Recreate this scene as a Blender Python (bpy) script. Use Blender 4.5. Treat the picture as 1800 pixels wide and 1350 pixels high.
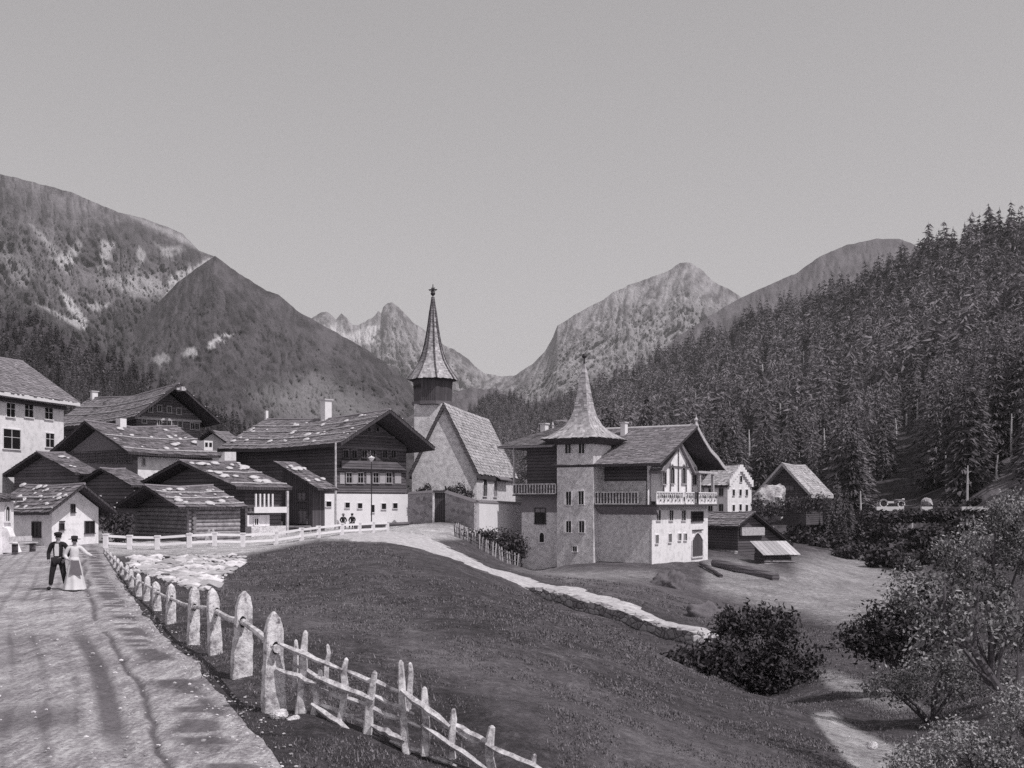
import bpy, bmesh, math, random
import numpy as np
from mathutils import Vector, Matrix
random.seed(7); RNG = np.random.default_rng(11)
for o in list(bpy.data.objects): bpy.data.objects.remove(o)
SC = bpy.context.scene; COL = SC.collection
R = math.radians

# ------------------------------------------------------------------ camera, sky, sun
F, CX, YH, CZ = 1900.0, 900.0, 880.0, 2.8
cam = bpy.data.cameras.new('camera'); camo = bpy.data.objects.new('camera', cam); COL.objects.link(camo)
camo.location = (0, 0, CZ); camo.rotation_euler = (R(90), 0, 0)
cam.sensor_width = 36; cam.lens = 36 * F / 1800; cam.shift_y = (YH - 675) / 1800
cam.clip_start = 0.2; cam.clip_end = 30000
SC.camera = camo
SUN_EL, SUN_AZ = 54.0, -37.0        # azimuth measured from +X towards +Y
sd = Vector((math.cos(R(SUN_AZ)) * math.cos(R(SUN_EL)), math.sin(R(SUN_AZ)) * math.cos(R(SUN_EL)), math.sin(R(SUN_EL))))
W = bpy.data.worlds.new('World'); SC.world = W; W.use_nodes = True
nt = W.node_tree; nt.nodes.clear()
sky = nt.nodes.new('ShaderNodeTexSky'); sky.sky_type = 'NISHITA'; sky.sun_disc = False
sky.sun_elevation = R(SUN_EL); sky.sun_rotation = R(90 - SUN_AZ)
sky.altitude = 1500; sky.air_density = 1.0; sky.dust_density = 2.2; sky.ozone_density = 1.0
bw = nt.nodes.new('ShaderNodeRGBToBW'); pw = nt.nodes.new('ShaderNodeMath'); pw.operation = 'POWER'; pw.inputs[1].default_value = 0.5
mx = nt.nodes.new('ShaderNodeMix'); mx.data_type = 'RGBA'; mx.blend_type = 'MULTIPLY'; mx.inputs[0].default_value = 1
mx.inputs[7].default_value = (1.0, 0.97, 0.985, 1)
bg = nt.nodes.new('ShaderNodeBackground'); bg.inputs[1].default_value = 0.15
mul = nt.nodes.new('ShaderNodeMath'); mul.operation = 'MULTIPLY'; mul.inputs[1].default_value = 2.05
wo = nt.nodes.new('ShaderNodeOutputWorld')
nt.links.new(sky.outputs[0], bw.inputs[0]); nt.links.new(bw.outputs[0], pw.inputs[0]); nt.links.new(pw.outputs[0], mul.inputs[0])
nt.links.new(mul.outputs[0], mx.inputs[6]); nt.links.new(mx.outputs[2], bg.inputs[0]); nt.links.new(bg.outputs[0], wo.inputs[0])
sl = bpy.data.lights.new('sun', 'SUN'); so = bpy.data.objects.new('sun', sl); COL.objects.link(so)
sl.energy = 3.3; sl.angle = R(0.5); sl.color = (1.0, 0.98, 0.97)
so.rotation_euler = sd.to_track_quat('Z', 'Y').to_euler(); so.location = (60, -30, 80)
SC.view_settings.view_transform = 'Standard'; SC.view_settings.look = 'None'
SC.view_settings.exposure = 0; SC.view_settings.gamma = 1
try: SC.cycles.use_denoising = False
except Exception: pass

# ------------------------------------------------------------------ helpers
def at(px, py, D):
    return Vector(((px - CX) / F * D, D, CZ + (YH - py) / F * D))
def zof(py, D): return CZ + (YH - py) / F * D
def G(v):
    g = 0.90 + 0.08 * min(1.0, v * 2)
    return (v, v * g * .99, v * 1.01, 1)
def tag(o, label=None, cat=None, group=None, kind=None):
    if label: o['label'] = label
    if cat: o['category'] = cat
    if group: o['group'] = group
    if kind: o['kind'] = kind
    return o
def empty(name, loc, rz=0, label=None, cat=None, group=None):
    o = bpy.data.objects.new(name, None); COL.objects.link(o)
    o.location = loc; o.rotation_euler = (0, 0, rz); o.empty_display_size = 0.3
    return tag(o, label, cat, group)
def link_mesh(name, me, mat, parent=None, smooth=False):
    o = bpy.data.objects.new(name, me); COL.objects.link(o)
    if mat is not None: me.materials.append(mat)
    if smooth: me.polygons.foreach_set('use_smooth', np.ones(len(me.polygons), dtype=bool))
    if parent is not None: o.parent = parent
    return o
def np_mesh(name, V, T, tone=None, vtone=None, quads=False):
    """mesh from numpy arrays; T is (n,3) or (n,4)."""
    V = np.asarray(V, dtype=np.float32); T = np.asarray(T, dtype=np.int32)
    me = bpy.data.meshes.new(name); n = len(T); k = T.shape[1]
    me.vertices.add(len(V)); me.vertices.foreach_set('co', V.ravel())
    me.loops.add(n * k); me.loops.foreach_set('vertex_index', T.ravel())
    me.polygons.add(n); me.polygons.foreach_set('loop_start', np.arange(0, n * k, k, dtype=np.int32))
    me.polygons.foreach_set('loop_total', np.full(n, k, dtype=np.int32))
    me.update(calc_edges=True); me.validate()
    if tone is not None:
        a = me.attributes.new('tone', 'FLOAT', 'FACE'); a.data.foreach_set('value', np.asarray(tone, dtype=np.float32))
    if vtone is not None:
        for nm, arr in vtone.items():
            a = me.attributes.new(nm, 'FLOAT', 'POINT'); a.data.foreach_set('value', np.asarray(arr, dtype=np.float32).ravel())
    return me

class MB:
    """collects shapes into one mesh"""
    def __init__(s): s.v = []; s.f = []; s.t = []
    def add(s, vs, fs, tone=0.5):
        b = len(s.v); s.v += [tuple(v) for v in vs]
        for f in fs: s.f.append(tuple(i + b for i in f)); s.t.append(tone)
        return s
    def box(s, x0, x1, y0, y1, z0, z1, M=None, tone=0.5):
        vs = [Vector((x, y, z)) for z in (z0, z1) for y in (y0, y1) for x in (x0, x1)]
        if M is not None: vs = [M @ v for v in vs]
        return s.add(vs, [(0, 2, 3, 1), (4, 5, 7, 6), (0, 1, 5, 4), (2, 6, 7, 3), (0, 4, 6, 2), (1, 3, 7, 5)], tone)
    def quad(s, a, b, c, d, tone=0.5): return s.add([a, b, c, d], [(0, 1, 2, 3)], tone)
    def prism(s, poly, d, tone=0.5):
        """polygon (list of Vector) extruded by vector d"""
        n = len(poly); d = Vector(d)
        vs = [Vector(p) for p in poly] + [Vector(p) + d for p in poly]
        fs = [tuple(range(n))[::-1], tuple(range(n, 2 * n))] + [(i, (i + 1) % n, (i + 1) % n + n, i + n) for i in range(n)]
        return s.add(vs, fs, tone)
    def tube(s, pts, rad, n=8, tone=0.5, cap=True):
        pts = [Vector(p) for p in pts]
        if not hasattr(rad, '__len__'): rad = [rad] * len(pts)
        vs = []; fs = []
        for i, p in enumerate(pts):
            d = (pts[min(i + 1, len(pts) - 1)] - pts[max(i - 1, 0)]).normalized()
            up = Vector((0, 0, 1)) if abs(d.z) < 0.9 else Vector((1, 0, 0))
            a = d.cross(up).normalized(); b = a.cross(d)
            for k in range(n):
                t = 2 * math.pi * k / n
                vs.append(p + (a * math.cos(t) + b * math.sin(t)) * rad[i])
        for i in range(len(pts) - 1):
            for k in range(n):
                fs.append((i * n + k, i * n + (k + 1) % n, (i + 1) * n + (k + 1) % n, (i + 1) * n + k))
        if cap: fs += [tuple(range(n)), tuple(range((len(pts) - 1) * n, len(pts) * n))[::-1]]
        return s.add(vs, fs, tone)
    def lathe(s, prof, c=(0, 0, 0), n=16, tone=0.5, rot=0, M=None):
        """prof: list of (r, z)"""
        vs = []; fs = []; c = Vector(c)
        for (r, z) in prof:
            for k in range(n):
                t = 2 * math.pi * k / n + rot
                q = Vector((r * math.cos(t), r * math.sin(t), z))
                vs.append((M @ q if M is not None else q) + c)
        for i in range(len(prof) - 1):
            for k in range(n):
                fs.append((i * n + k, i * n + (k + 1) % n, (i + 1) * n + (k + 1) % n, (i + 1) * n + k))
        fs += [tuple(range(n))[::-1], tuple(range((len(prof) - 1) * n, len(prof) * n))]
        return s.add(vs, fs, tone)
    def rock(s, c, rx, ry, rz, seed, tone=0.5, sub=2):
        bm = bmesh.new(); bmesh.ops.create_icosphere(bm, subdivisions=sub, radius=1)
        rr = random.Random(seed); dirs = [Vector((rr.gauss(0, 1), rr.gauss(0, 1), rr.gauss(0, 1))).normalized() for _ in range(9)]
        cut = [rr.uniform(0.55, 0.95) for _ in dirs]
        vs = []
        for v in bm.verts:
            p = v.co.copy()
            for d, k in zip(dirs, cut):
                q = p.dot(d)
                if q > k: p -= d * (q - k) * 0.9
            p *= 1 + rr.uniform(-.04, .04)
            vs.append(Vector((p.x * rx, p.y * ry, p.z * rz)) + Vector(c))
        bm.verts.index_update(); fs = [tuple(v.index for v in f.verts) for f in bm.faces]; bm.free()
        return s.add(vs, fs, tone)
    def shingles(s, P0, U, V, lu, lv, row=0.38, wid=0.42, rng=None, th=0.05):
        """overlapping irregular shingles on a plane; P0 = eave corner, U along the eave, V up the slope"""
        rng = rng or random; U = Vector(U).normalized(); V = Vector(V).normalized(); N = U.cross(V).normalized()
        if N.z < 0: N = -N
        P0 = Vector(P0); nr = max(2, int(lv / row)); row = lv / nr
        for i in range(nr):
            u = -0.05
            rt = rng.uniform(-.08, .08)
            while u < lu:
                w = wid * rng.uniform(.5, 1.5); w = min(w, lu + .06 - u)
                v0 = i * row + rng.uniform(-.09, .06); v1 = (i + 1) * row + .06
                h0 = th * rng.uniform(.7, 1.7); h1 = .012
                a = P0 + U * u + V * v0; b = P0 + U * (u + w - .015) + V * v0
                c = P0 + U * (u + w - .015) + V * v1; d = P0 + U * u + V * v1
                t = min(1, max(0, .5 + rt + rng.gauss(0, .2)))
                s.add([a, b, a + N * h0, b + N * h0, c + N * h1, d + N * h1], [(0, 1, 3, 2), (2, 3, 4, 5)], t)
                u += w
        return s
    def build(s, name, mat, parent=None, smooth=False):
        me = bpy.data.meshes.new(name); me.from_pydata(s.v, [], s.f); me.update()
        a = me.attributes.new('tone', 'FLOAT', 'FACE'); a.data.foreach_set('value', np.array(s.t, dtype=np.float32))
        bm = bmesh.new(); bm.from_mesh(me); bmesh.ops.recalc_face_normals(bm, faces=bm.faces); bm.to_mesh(me); bm.free()
        return link_mesh(name, me, mat, parent, smooth)

# numpy noise
def _h(ix, iy, s):
    n = (ix.astype(np.int64) * 374761393 + iy.astype(np.int64) * 668265263 + s * 1442695041) & 0x7fffffff
    n = ((n ^ (n >> 13)) * 1274126177) & 0x7fffffff
    return ((n ^ (n >> 16)) & 0xffff) / 65535.0
def vn(x, y, s=0):
    x = np.asarray(x, float); y = np.asarray(y, float)
    ix = np.floor(x); iy = np.floor(y); fx = x - ix; fy = y - iy
    fx = fx * fx * fx * (fx * (fx * 6 - 15) + 10); fy = fy * fy * fy * (fy * (fy * 6 - 15) + 10)
    a = _h(ix, iy, s); b = _h(ix + 1, iy, s); c = _h(ix, iy + 1, s); d = _h(ix + 1, iy + 1, s)
    return (a * (1 - fx) + b * fx) * (1 - fy) + (c * (1 - fx) + d * fx) * fy
def fbm(x, y, o=5, s=0, g=0.5, ridge=False):
    t = 0; a = 1; n = 0
    for i in range(o):
        q = vn(x * 2 ** i + 17.3 * i, y * 2 ** i - 9.1 * i, s + i)
        if ridge: q = 1 - np.abs(2 * q - 1)
        t = t + a * q; n += a; a *= g
    return t / n
def inpoly(PX, PY, poly, soft=6):
    """soft mask of a polygon"""
    poly = np.array(poly, float); ins = np.zeros(PX.shape, bool); dmin = np.full(PX.shape, 1e9)
    for i in range(len(poly)):
        x0, y0 = poly[i]; x1, y1 = poly[(i + 1) % len(poly)]
        c = ((y0 > PY) != (y1 > PY)) & (PX < (x1 - x0) * (PY - y0) / ((y1 - y0) if y1 != y0 else 1e-9) + x0); ins ^= c
        L = (x1 - x0) ** 2 + (y1 - y0) ** 2 + 1e-9
        t = np.clip(((PX - x0) * (x1 - x0) + (PY - y0) * (y1 - y0)) / L, 0, 1)
        dmin = np.minimum(dmin, np.hypot(PX - x0 - t * (x1 - x0), PY - y0 - t * (y1 - y0)))
    sgn = np.where(ins, dmin, -dmin)
    return np.clip(sgn / soft + .5, 0, 1)

# ------------------------------------------------------------------ materials
def mat_new(name):
    m = bpy.data.materials.new(name); m.use_nodes = True; t = m.node_tree; t.nodes.clear()
    out = t.nodes.new('ShaderNodeOutputMaterial'); b = t.nodes.new('ShaderNodeBsdfPrincipled')
    t.links.new(b.outputs[0], out.inputs[0]); b.inputs['Roughness'].default_value = .9
    try: b.inputs['Specular IOR Level'].default_value = 0.2
    except Exception: pass
    return m, t, b
class N:
    def __init__(s, t): s.t = t
    def node(s, ty, **k):
        n = s.t.nodes.new(ty)
        for a, v in k.items(): setattr(n, a, v)
        return n
    def inp(s, sock, v):
        if isinstance(v, bpy.types.NodeSocket): s.t.links.new(v, sock)
        elif v is not None: sock.default_value = v
    def math(s, op, a, b=None, clamp=False):
        n = s.node('ShaderNodeMath', operation=op, use_clamp=clamp); s.inp(n.inputs[0], a)
        if b is not None: s.inp(n.inputs[1], b)
        return n.outputs[0]
    def coord(s, scale=(1, 1, 1), which='Object', rot=(0, 0, 0)):
        c = s.node('ShaderNodeTexCoord'); m = s.node('ShaderNodeMapping'); s.t.links.new(c.outputs[which], m.inputs[0])
        m.inputs['Scale'].default_value = scale; m.inputs['Rotation'].default_value = rot; return m.outputs[0]
    def noise(s, vec, scale, detail=6, rough=.6, dist=0):
        n = s.node('ShaderNodeTexNoise'); s.inp(n.inputs['Vector'], vec); n.inputs['Scale'].default_value = scale
        n.inputs['Detail'].default_value = detail; n.inputs['Roughness'].default_value = rough; n.inputs['Distortion'].default_value = dist
        return n.outputs[0]
    def voro(s, vec, scale, feature='F1', out=0):
        n = s.node('ShaderNodeTexVoronoi', feature=feature); s.inp(n.inputs['Vector'], vec); n.inputs['Scale'].default_value = scale
        return n.outputs[out]
    def ramp(s, f, stops):
        n = s.node('ShaderNodeValToRGB'); s.inp(n.inputs[0], f); e = n.color_ramp.elements
        while len(e) < len(stops): e.new(.5)
        for i, (p, v) in enumerate(stops):
            e[i].position = p; e[i].color = G(v) if not hasattr(v, '__len__') else v
        return n.outputs[0]
    def mix(s, f, a, b, mode='MIX'):
        n = s.node('ShaderNodeMix', data_type='RGBA', blend_type=mode); s.inp(n.inputs[0], f); s.inp(n.inputs[6], a); s.inp(n.inputs[7], b); return n.outputs[2]
    def attr(s, name):
        n = s.node('ShaderNodeAttribute'); n.attribute_name = name; return n.outputs['Fac']
    def bump(s, h, strength=.5, dist=.05):
        n = s.node('ShaderNodeBump'); n.inputs['Strength'].default_value = strength; n.inputs['Distance'].default_value = dist
        s.inp(n.inputs['Height'], h); return n.outputs[0]
def simple(name, lo, hi, scale=3, detail=8, bump=.4, bdist=.03, rough=.9, stretch=(1, 1, 1), lohi=(.3, .7), tone=0.0, which='Object', spot=None, grain=.38):
    """noise-mottled surface between two greys; tone = how far the per-face tone changes it"""
    m, t, b = mat_new(name); n = N(t); v = n.coord(stretch, which)
    f = n.noise(v, scale, detail, .65)
    gr_ = n.noise(v, scale * 5.3, 4, .8)
    f = n.math('ADD', n.math('MULTIPLY', f, 1 - grain), n.math('MULTIPLY', gr_, grain))
    c = n.ramp(f, [(lohi[0], lo), (lohi[1], hi)])
    if spot:
        f2 = n.noise(v, spot[0], 3, .5); k = n.ramp(f2, [(spot[1], (0, 0, 0, 1)), (spot[1] + .08, (1, 1, 1, 1))])
        c = n.mix(k, c, G(spot[2]))
    if tone:
        k = n.math('ADD', n.math('MULTIPLY', n.attr('tone'), 2 * tone), 1 - tone)
        kk = n.node('ShaderNodeCombineXYZ')
        for i in range(3): t.links.new(k, kk.inputs[i])
        c = n.mix(1.0, c, kk.outputs[0], 'MULTIPLY')
    t.links.new(c, b.inputs['Base Color']); b.inputs['Roughness'].default_value = rough
    if bump: t.links.new(n.bump(f, bump, bdist), b.inputs['Normal'])
    return m
def planks(name, lo, hi, per=0.28, axis='Z', bump=.8):
    """weathered timber with joints every `per` metres along an axis"""
    m, t, b = mat_new(name); n = N(t)
    sc = {'Z': (.35, .35, 4), 'X': (4, 4, .3)}[axis]
    g = n.noise(n.coord(sc), 2.2, 9, .7); big = n.noise(n.coord((1, 1, 1)), .55, 4, .6)
    c = n.coord((1, 1, 1)); sp = n.node('ShaderNodeSeparateXYZ'); t.links.new(c, sp.inputs[0])
    co = sp.outputs[2] if axis == 'Z' else n.math('ADD', sp.outputs[0], sp.outputs[1])
    saw = n.math('FRACT', n.math('DIVIDE', co, per))
    joint = n.math('SUBTRACT', 1.0, n.math('ABSOLUTE', n.math('SUBTRACT', n.math('MULTIPLY', saw, 2.0), 1.0)))   # 0 at joints
    j = n.math('SMOOTH_MIN', n.math('MULTIPLY', joint, 4.0), 1.0, False)
    wn = n.node('ShaderNodeTexWhiteNoise', noise_dimensions='1D'); t.links.new(n.math('FLOOR', n.math('DIVIDE', co, per)), wn.inputs['W'])
    f = n.math('ADD', n.math('MULTIPLY', g, .55), n.math('ADD', n.math('MULTIPLY', big, .35), n.math('MULTIPLY', wn.outputs[0], .16)))
    col = n.ramp(f, [(.32, lo), (.72, hi)])
    col = n.mix(n.math('SUBTRACT', 1.0, j, True), col, G(lo * .35))
    t.links.new(col, b.inputs['Base Color'])
    t.links.new(n.bump(n.math('ADD', n.math('MULTIPLY', j, .8), n.math('MULTIPLY', g, .4)), bump, .04), b.inputs['Normal'])
    return m
def stonework(name, lo, hi, scale=2.6, mortar=.25, bump=.8):
    m, t, b = mat_new(name); n = N(t); v = n.coord((1, 1, 1.5))
    vv = n.mix(.12, v, n.node('ShaderNodeTexNoise').outputs[1])
    d = n.voro(vv, scale, 'DISTANCE_TO_EDGE'); f = n.noise(v, 5, 8, .7)
    cell = n.voro(vv, scale, 'F1', 1); sb = n.node('ShaderNodeRGBToBW'); t.links.new(cell, sb.inputs[0])
    c = n.ramp(n.math('ADD', n.math('MULTIPLY', f, .6), n.math('MULTIPLY', sb.outputs[0], .4)), [(.3, lo), (.7, hi)])
    c = n.mix(n.ramp(d, [(.0, (1, 1, 1, 1)), (.07, (0, 0, 0, 1))]), c, G(mortar))
    t.links.new(c, b.inputs['Base Color']); t.links.new(n.bump(n.math('ADD', n.math('MINIMUM', n.math('MULTIPLY', d, 5), 1), n.math('MULTIPLY', f, .5)), bump, .05), b.inputs['Normal'])
    return m
M = {}
M['white'] = simple('white_plaster', .50, .84, 1.6, 9, .35, .03, lohi=(.32, .52), spot=(3.1, .69, .34))
M['whiteclean'] = simple('clean_plaster', .66, .82, 1.2, 8, .2, .02)
M['greyplaster'] = simple('rough_plaster', .34, .88, 2.6, 10, 1, .06, lohi=(.40, .58), grain=.65)
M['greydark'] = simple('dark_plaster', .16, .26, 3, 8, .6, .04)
M['churchplaster'] = simple('old_church_plaster', .36, .88, 2.2, 11, 1, .06, lohi=(.40, .57), grain=.6)
M['stonewall'] = stonework('churchyard_stone', .18, .42, 2.2, .35)
M['drystone'] = stonework('dry_stone', .20, .58, 2.4, .06)
M['wooddark'] = planks('dark_timber', .06, .165, .30)
M['woodmid'] = planks('brown_timber', .08, .24, .28)
M['woodvert'] = planks('upright_boards', .055, .13, .22, 'X')
M['log'] = simple('weathered_log', .12, .42, 3, 8, .7, .03, stretch=(1, 1, 1), lohi=(.35, .7), tone=.35)
M['shingle'] = simple('old_shingle', .11, .24, 6, 7, .5, .02, tone=.55)
M['shinglepale'] = simple('bleached_shingle', .28, .52, 4, 7, .5, .02, tone=.45)
M['shinglegrey'] = simple('slate_grey_shingle', .16, .30, 5, 7, .4, .02, tone=.35)
M['soffit'] = planks('soffit_boards', .045, .10, .25, 'X')
M['palewood'] = simple('bleached_wood', .30, .66, 5, 8, .6, .02, stretch=(1, 1, 1), lohi=(.38, .62))
M['barkwood'] = simple('split_wood', .20, .76, 5, 8, .9, .02, lohi=(.40, .58))
M['granite'] = simple('pale_granite', .26, .78, 5, 10, 1, .04, lohi=(.40, .56), spot=(7, .62, .16))
M['roofstone'] = simple('roof_stone', .36, .72, 4, 6, .6, .03)
M['glass'] = simple('window_glass', .012, .02, 2, 2, 0, rough=.25)
M['frame'] = simple('painted_frame', .34, .44, 4, 3, .1, .01)
M['framedark'] = simple('dark_frame', .05, .08, 4, 3, .1, .01)
M['iron'] = simple('iron', .03, .05, 8, 3, .2, .01, rough=.5)
M['spire'] = simple('spire_shingle', .20, .48, 3.5, 8, .7, .03, tone=.45, lohi=(.35, .6))
M['spirepale'] = simple('castle_spire_tile', .20, .46, 3.2, 8, .6, .03, tone=.4, lohi=(.35, .6))
M['gravel'] = simple('gravel', .24, .62, 3, 10, .8, .04, which='Object', lohi=(.35, .62))
M['rubble'] = simple('rubble_stone', .30, .68, 2, 8, .7, .04, tone=.4)
M['boulder'] = simple('grey_boulder', .10, .40, 1.1, 10, 1, .12, lohi=(.38, .62))
M['skin'] = simple('skin', .30, .36, 8, 3, .1, .005)
M['clothdark'] = simple('dark_cloth', .018, .035, 9, 4, .3, .01)
M['clothmid'] = simple('mid_cloth', .12, .18, 9, 4, .3, .01)
M['clothpale'] = simple('pale_cloth', .55, .72, 9, 4, .3, .01)
M['turf'] = simple('dark_turf', .03, .09, 1.5, 9, 1, .2)
M['outcrop'] = simple('outcrop_rock', .16, .66, .9, 10, 1, .2, lohi=(.40, .58))
M['earth'] = simple('bare_earth', .07, .22, 2.2, 9, .9, .08)

def foliage(name, lo, hi, tr=.12, tone=.5):
    m, t, b = mat_new(name); n = N(t)
    oi = n.node('ShaderNodeObjectInfo')
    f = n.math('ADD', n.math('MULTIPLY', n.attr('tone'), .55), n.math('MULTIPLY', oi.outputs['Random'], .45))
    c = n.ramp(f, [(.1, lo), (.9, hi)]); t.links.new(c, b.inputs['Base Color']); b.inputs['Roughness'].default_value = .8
    return m
M['spruce'] = foliage('spruce_needles', .04, .26)
M['spruce_far'] = foliage('far_spruce_needles', .045, .235)
M['leafdark'] = foliage('dark_leaves', .04, .12)
M['leafpale'] = foliage('pale_leaves', .022, .50)
M['leafmid'] = foliage('mid_leaves', .03, .16)
M['grassblade'] = foliage('grass_blades', .05, .26)
M['trunk'] = simple('bark', .05, .13, 6, 6, .8, .04)
M['trunkpale'] = simple('pale_dead_wood', .45, .82, 4, 5, .5, .03)

# ------------------------------------------------------------------ terrain height from surveyed points (px, py, distance)
CP = []
def cp(*a): CP.extend(a)
for D, xs in ((4, (-900, 300, 900)), (8, (-300, 300, 560)), (12, (-250, 100, 470)), (16, (-250, 60, 390)), (20, (-250, 60, 330)),
              (25, (-300, 30, 275)), (34, (-300, 30, 222)), (45, (-300, 60, 196)), (60, (-300, 80, 180))):
    for x in xs: cp((x, 880 + F * 2.8 / D, D))
cp((1600, 880 + F * 3.6 / 4, 4), (2700, 880 + F * 3.9 / 4, 4))
cp((450, 1092, 24), (480, 1040, 34), (560, 1000, 42), (650, 963, 60), (470, 976, 56), (330, 1003, 43), (300, 980, 53), (560, 1180, 17.5),
   (700, 1100, 24), (800, 1216, 17), (900, 1322, 14), (537, 1250, 13.9), (643, 1292, 13.65), (716, 1328, 13.4), (860, 1374, 13.0), (1003, 1425, 12.5), (620, 1350, 12.2), (560, 1322, 12.4), (1000, 1200, 19), (900, 1100, 26), (780, 985, 50), (900, 1042, 46),
   (1050, 1100, 41), (1200, 1162, 35), (1060, 1090, 51), (960, 1058, 55.8), (1110, 1107, 49.6), (1170, 1124, 47), (1228, 1143, 44.6), (1010, 1074, 53.4), (1300, 1350, 15.5), (1250, 1270, 20), (1350, 1232, 27), (1200, 1200, 25),
   (1450, 1350, 18), (1450, 1262, 25), (1600, 1345, 20), (1800, 1345, 19), (1620, 1240, 30), (1800, 1200, 28), (2300, 1150, 30),
   (690, 950, 68), (800, 984, 65), (900, 1018, 61), (1000, 1043, 57), (1100, 1072, 53), (1230, 1114, 47), (1320, 1150, 44),
   (920, 985, 106), (1145, 992, 95), (1245, 984, 106), (1000, 994, 97), (1050, 1012, 80), (930, 1003, 80), (1180, 1020, 84), (850, 975, 80),
   (760, 914, 108), (840, 922, 104), (915, 928, 110), (560, 930, 96), (720, 922, 104), (640, 938, 82), (840, 945, 88),
   (100, 958, 74), (-100, 962, 70), (230, 958, 75), (430, 948, 82), (560, 938, 86), (200, 962, 67), (350, 962, 68), (500, 955, 72),
   (50, 840, 130), (250, 850, 125), (-200, 830, 130), (400, 870, 140), (600, 890, 150), (750, 890, 150),
   (1400, 986, 110), (1330, 984, 113), (1600, 1018, 108), (1500, 1052, 86), (1400, 1102, 66), (1300, 1080, 70), (1250, 1002, 97),
   (1480, 1122, 58), (1600, 1105, 56), (1800, 1020, 70), (1760, 930, 115), (1450, 965, 140), (1300, 945, 150), (1100, 925, 160), (900, 905, 170),
   (1330, 1213, 40), (1450, 1172, 42), (1570, 1212, 36), (2300, 950, 110), (1900, 900, 130),
   (1500, 990, 128), (1650, 965, 125))
for D in (500, 4000):
    for x in (-1500, -400, 300, 900, 1500, 2200, 3300): cp((x, 880 + F * 6 / D, D))
cp((-1500, 880 + F * 2.8 / 30, 30), (-1500, 880, 120), (3300, 880 + F * 2 / 30, 30), (3300, 870, 130), (-1500, 880 + F * 2.8 / 8, 8), (3300, 880 + F * 3.9 / 8, 8))
CPa = np.array(CP, float)
_u = np.stack([CPa[:, 0] / 400, np.log(CPa[:, 2]) * 1.3], 1); _z = CZ + (YH - CPa[:, 1]) / F * CPa[:, 2]
def _k(r2): return np.where(r2 > 0, .5 * r2 * np.log(r2 + 1e-12), 0)
_n = len(_u); A = np.zeros((_n + 3, _n + 3)); d2 = ((_u[:, None] - _u[None]) ** 2).sum(-1)
A[:_n, :_n] = _k(d2) + np.eye(_n) * 2e-3; A[:_n, _n] = 1; A[:_n, _n + 1:] = _u; A[_n, :_n] = 1; A[_n + 1:, :_n] = _u.T
_w = np.linalg.solve(A, np.concatenate([_z, [0, 0, 0]]))
def gz(px, D):
    px = np.asarray(px, float); D = np.asarray(D, float); sh = np.broadcast(px, D).shape
    q = np.stack([np.broadcast_to(px / 400, sh).ravel(), np.broadcast_to(np.log(D) * 1.3, sh).ravel()], 1)
    out = np.empty(len(q))
    for i in range(0, len(q), 20000):
        c = q[i:i + 20000]; d = ((c[:, None] - _u[None]) ** 2).sum(-1)
        out[i:i + 20000] = _k(d) @ _w[:_n] + _w[_n] + c @ _w[_n + 1:]
    X = (np.broadcast_to(px, sh) - CX) / F * np.broadcast_to(D, sh); Y = np.broadcast_to(D, sh)
    bump = (fbm(X / 3.1, Y / 3.1, 4, 3) - .5) * .30 + (fbm(X / .8, Y / .8, 3, 9) - .5) * .10
    fl = np.clip((np.broadcast_to(px, sh) - edge_px(Y) - 10) / 60, 0, 1)           # the road itself is smooth
    return (out.reshape(sh) + bump * (0.12 + .88 * fl))
_ed = np.array([[4, 1000], [8, 640], [11.3, 505], [13, 445], [15.9, 385], [19, 335], [23, 275], [30, 232], [41, 203], [62, 180], [80, 175], [400, 170]])
def edge_px(D): return np.interp(np.log(D), np.log(_ed[:, 0]), _ed[:, 1])
def g1(px, D): return float(gz(np.array([px]), np.array([D]))[0])
def gpt(px, D, dz=0): return Vector(((px - CX) / F * D, D, g1(px, D) + dz))

def grid_faces(nr, nc):
    i = np.arange(nr - 1)[:, None] * nc + np.arange(nc - 1)[None]
    return np.stack([i, i + 1, i + nc + 1, i + nc], -1).reshape(-1, 4)
# ground
pxs = np.concatenate([np.linspace(-1500, -60, 120)[:-1], np.arange(-60, 1861, 4.0), np.linspace(1860, 3300, 120)[1:]])
Ds = np.exp(np.concatenate([np.linspace(math.log(3.5), math.log(9), 20)[:-1], np.linspace(math.log(9), math.log(180), 400), np.linspace(math.log(180), math.log(7000), 40)[1:]]))
PX, DD = np.meshgrid(pxs, Ds); Z = gz(PX, DD)
PYp = YH - (Z - CZ) / DD * F
sag = np.clip((edge_px(DD) - 8 - PX) / 14, 0, 1) * (DD < 78)
pale = np.zeros_like(PX)
for poly, soft, amt in (
    ([(170, 954), (560, 925), (590, 922), (720, 918), (845, 925), (850, 945), (700, 952), (560, 948), (430, 975), (180, 976)], 8, .95),
    ([(905, 1000), (1150, 1005), (1160, 1020), (1000, 1022)], 14, .35),
    ([(1240, 985), (1300, 985), (1420, 1020), (1500, 1060), (1380, 1080), (1240, 1035)], 20, .45),
    ([(1400, 985), (1480, 975), (1640, 1015), (1660, 1050), (1500, 1110), (1380, 1060)], 30, .50),
    ([(1420, 1175), (1470, 1180), (1600, 1230), (1640, 1250), (1560, 1250), (1450, 1205)], 10, .55),
    ([(1425, 1255), (1460, 1250), (1510, 1285), (1640, 1340), (1700, 1380), (1540, 1380), (1480, 1330)], 8, .9),
    ([(560, 1045), (700, 1075), (760, 1120), (700, 1110)], 30, .12),
    ([(150, 930), (220, 940), (215, 960), (150, 965)], 6, .6)):
    pale = np.maximum(pale, inpoly(PX, PYp, poly, soft) * amt)
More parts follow.
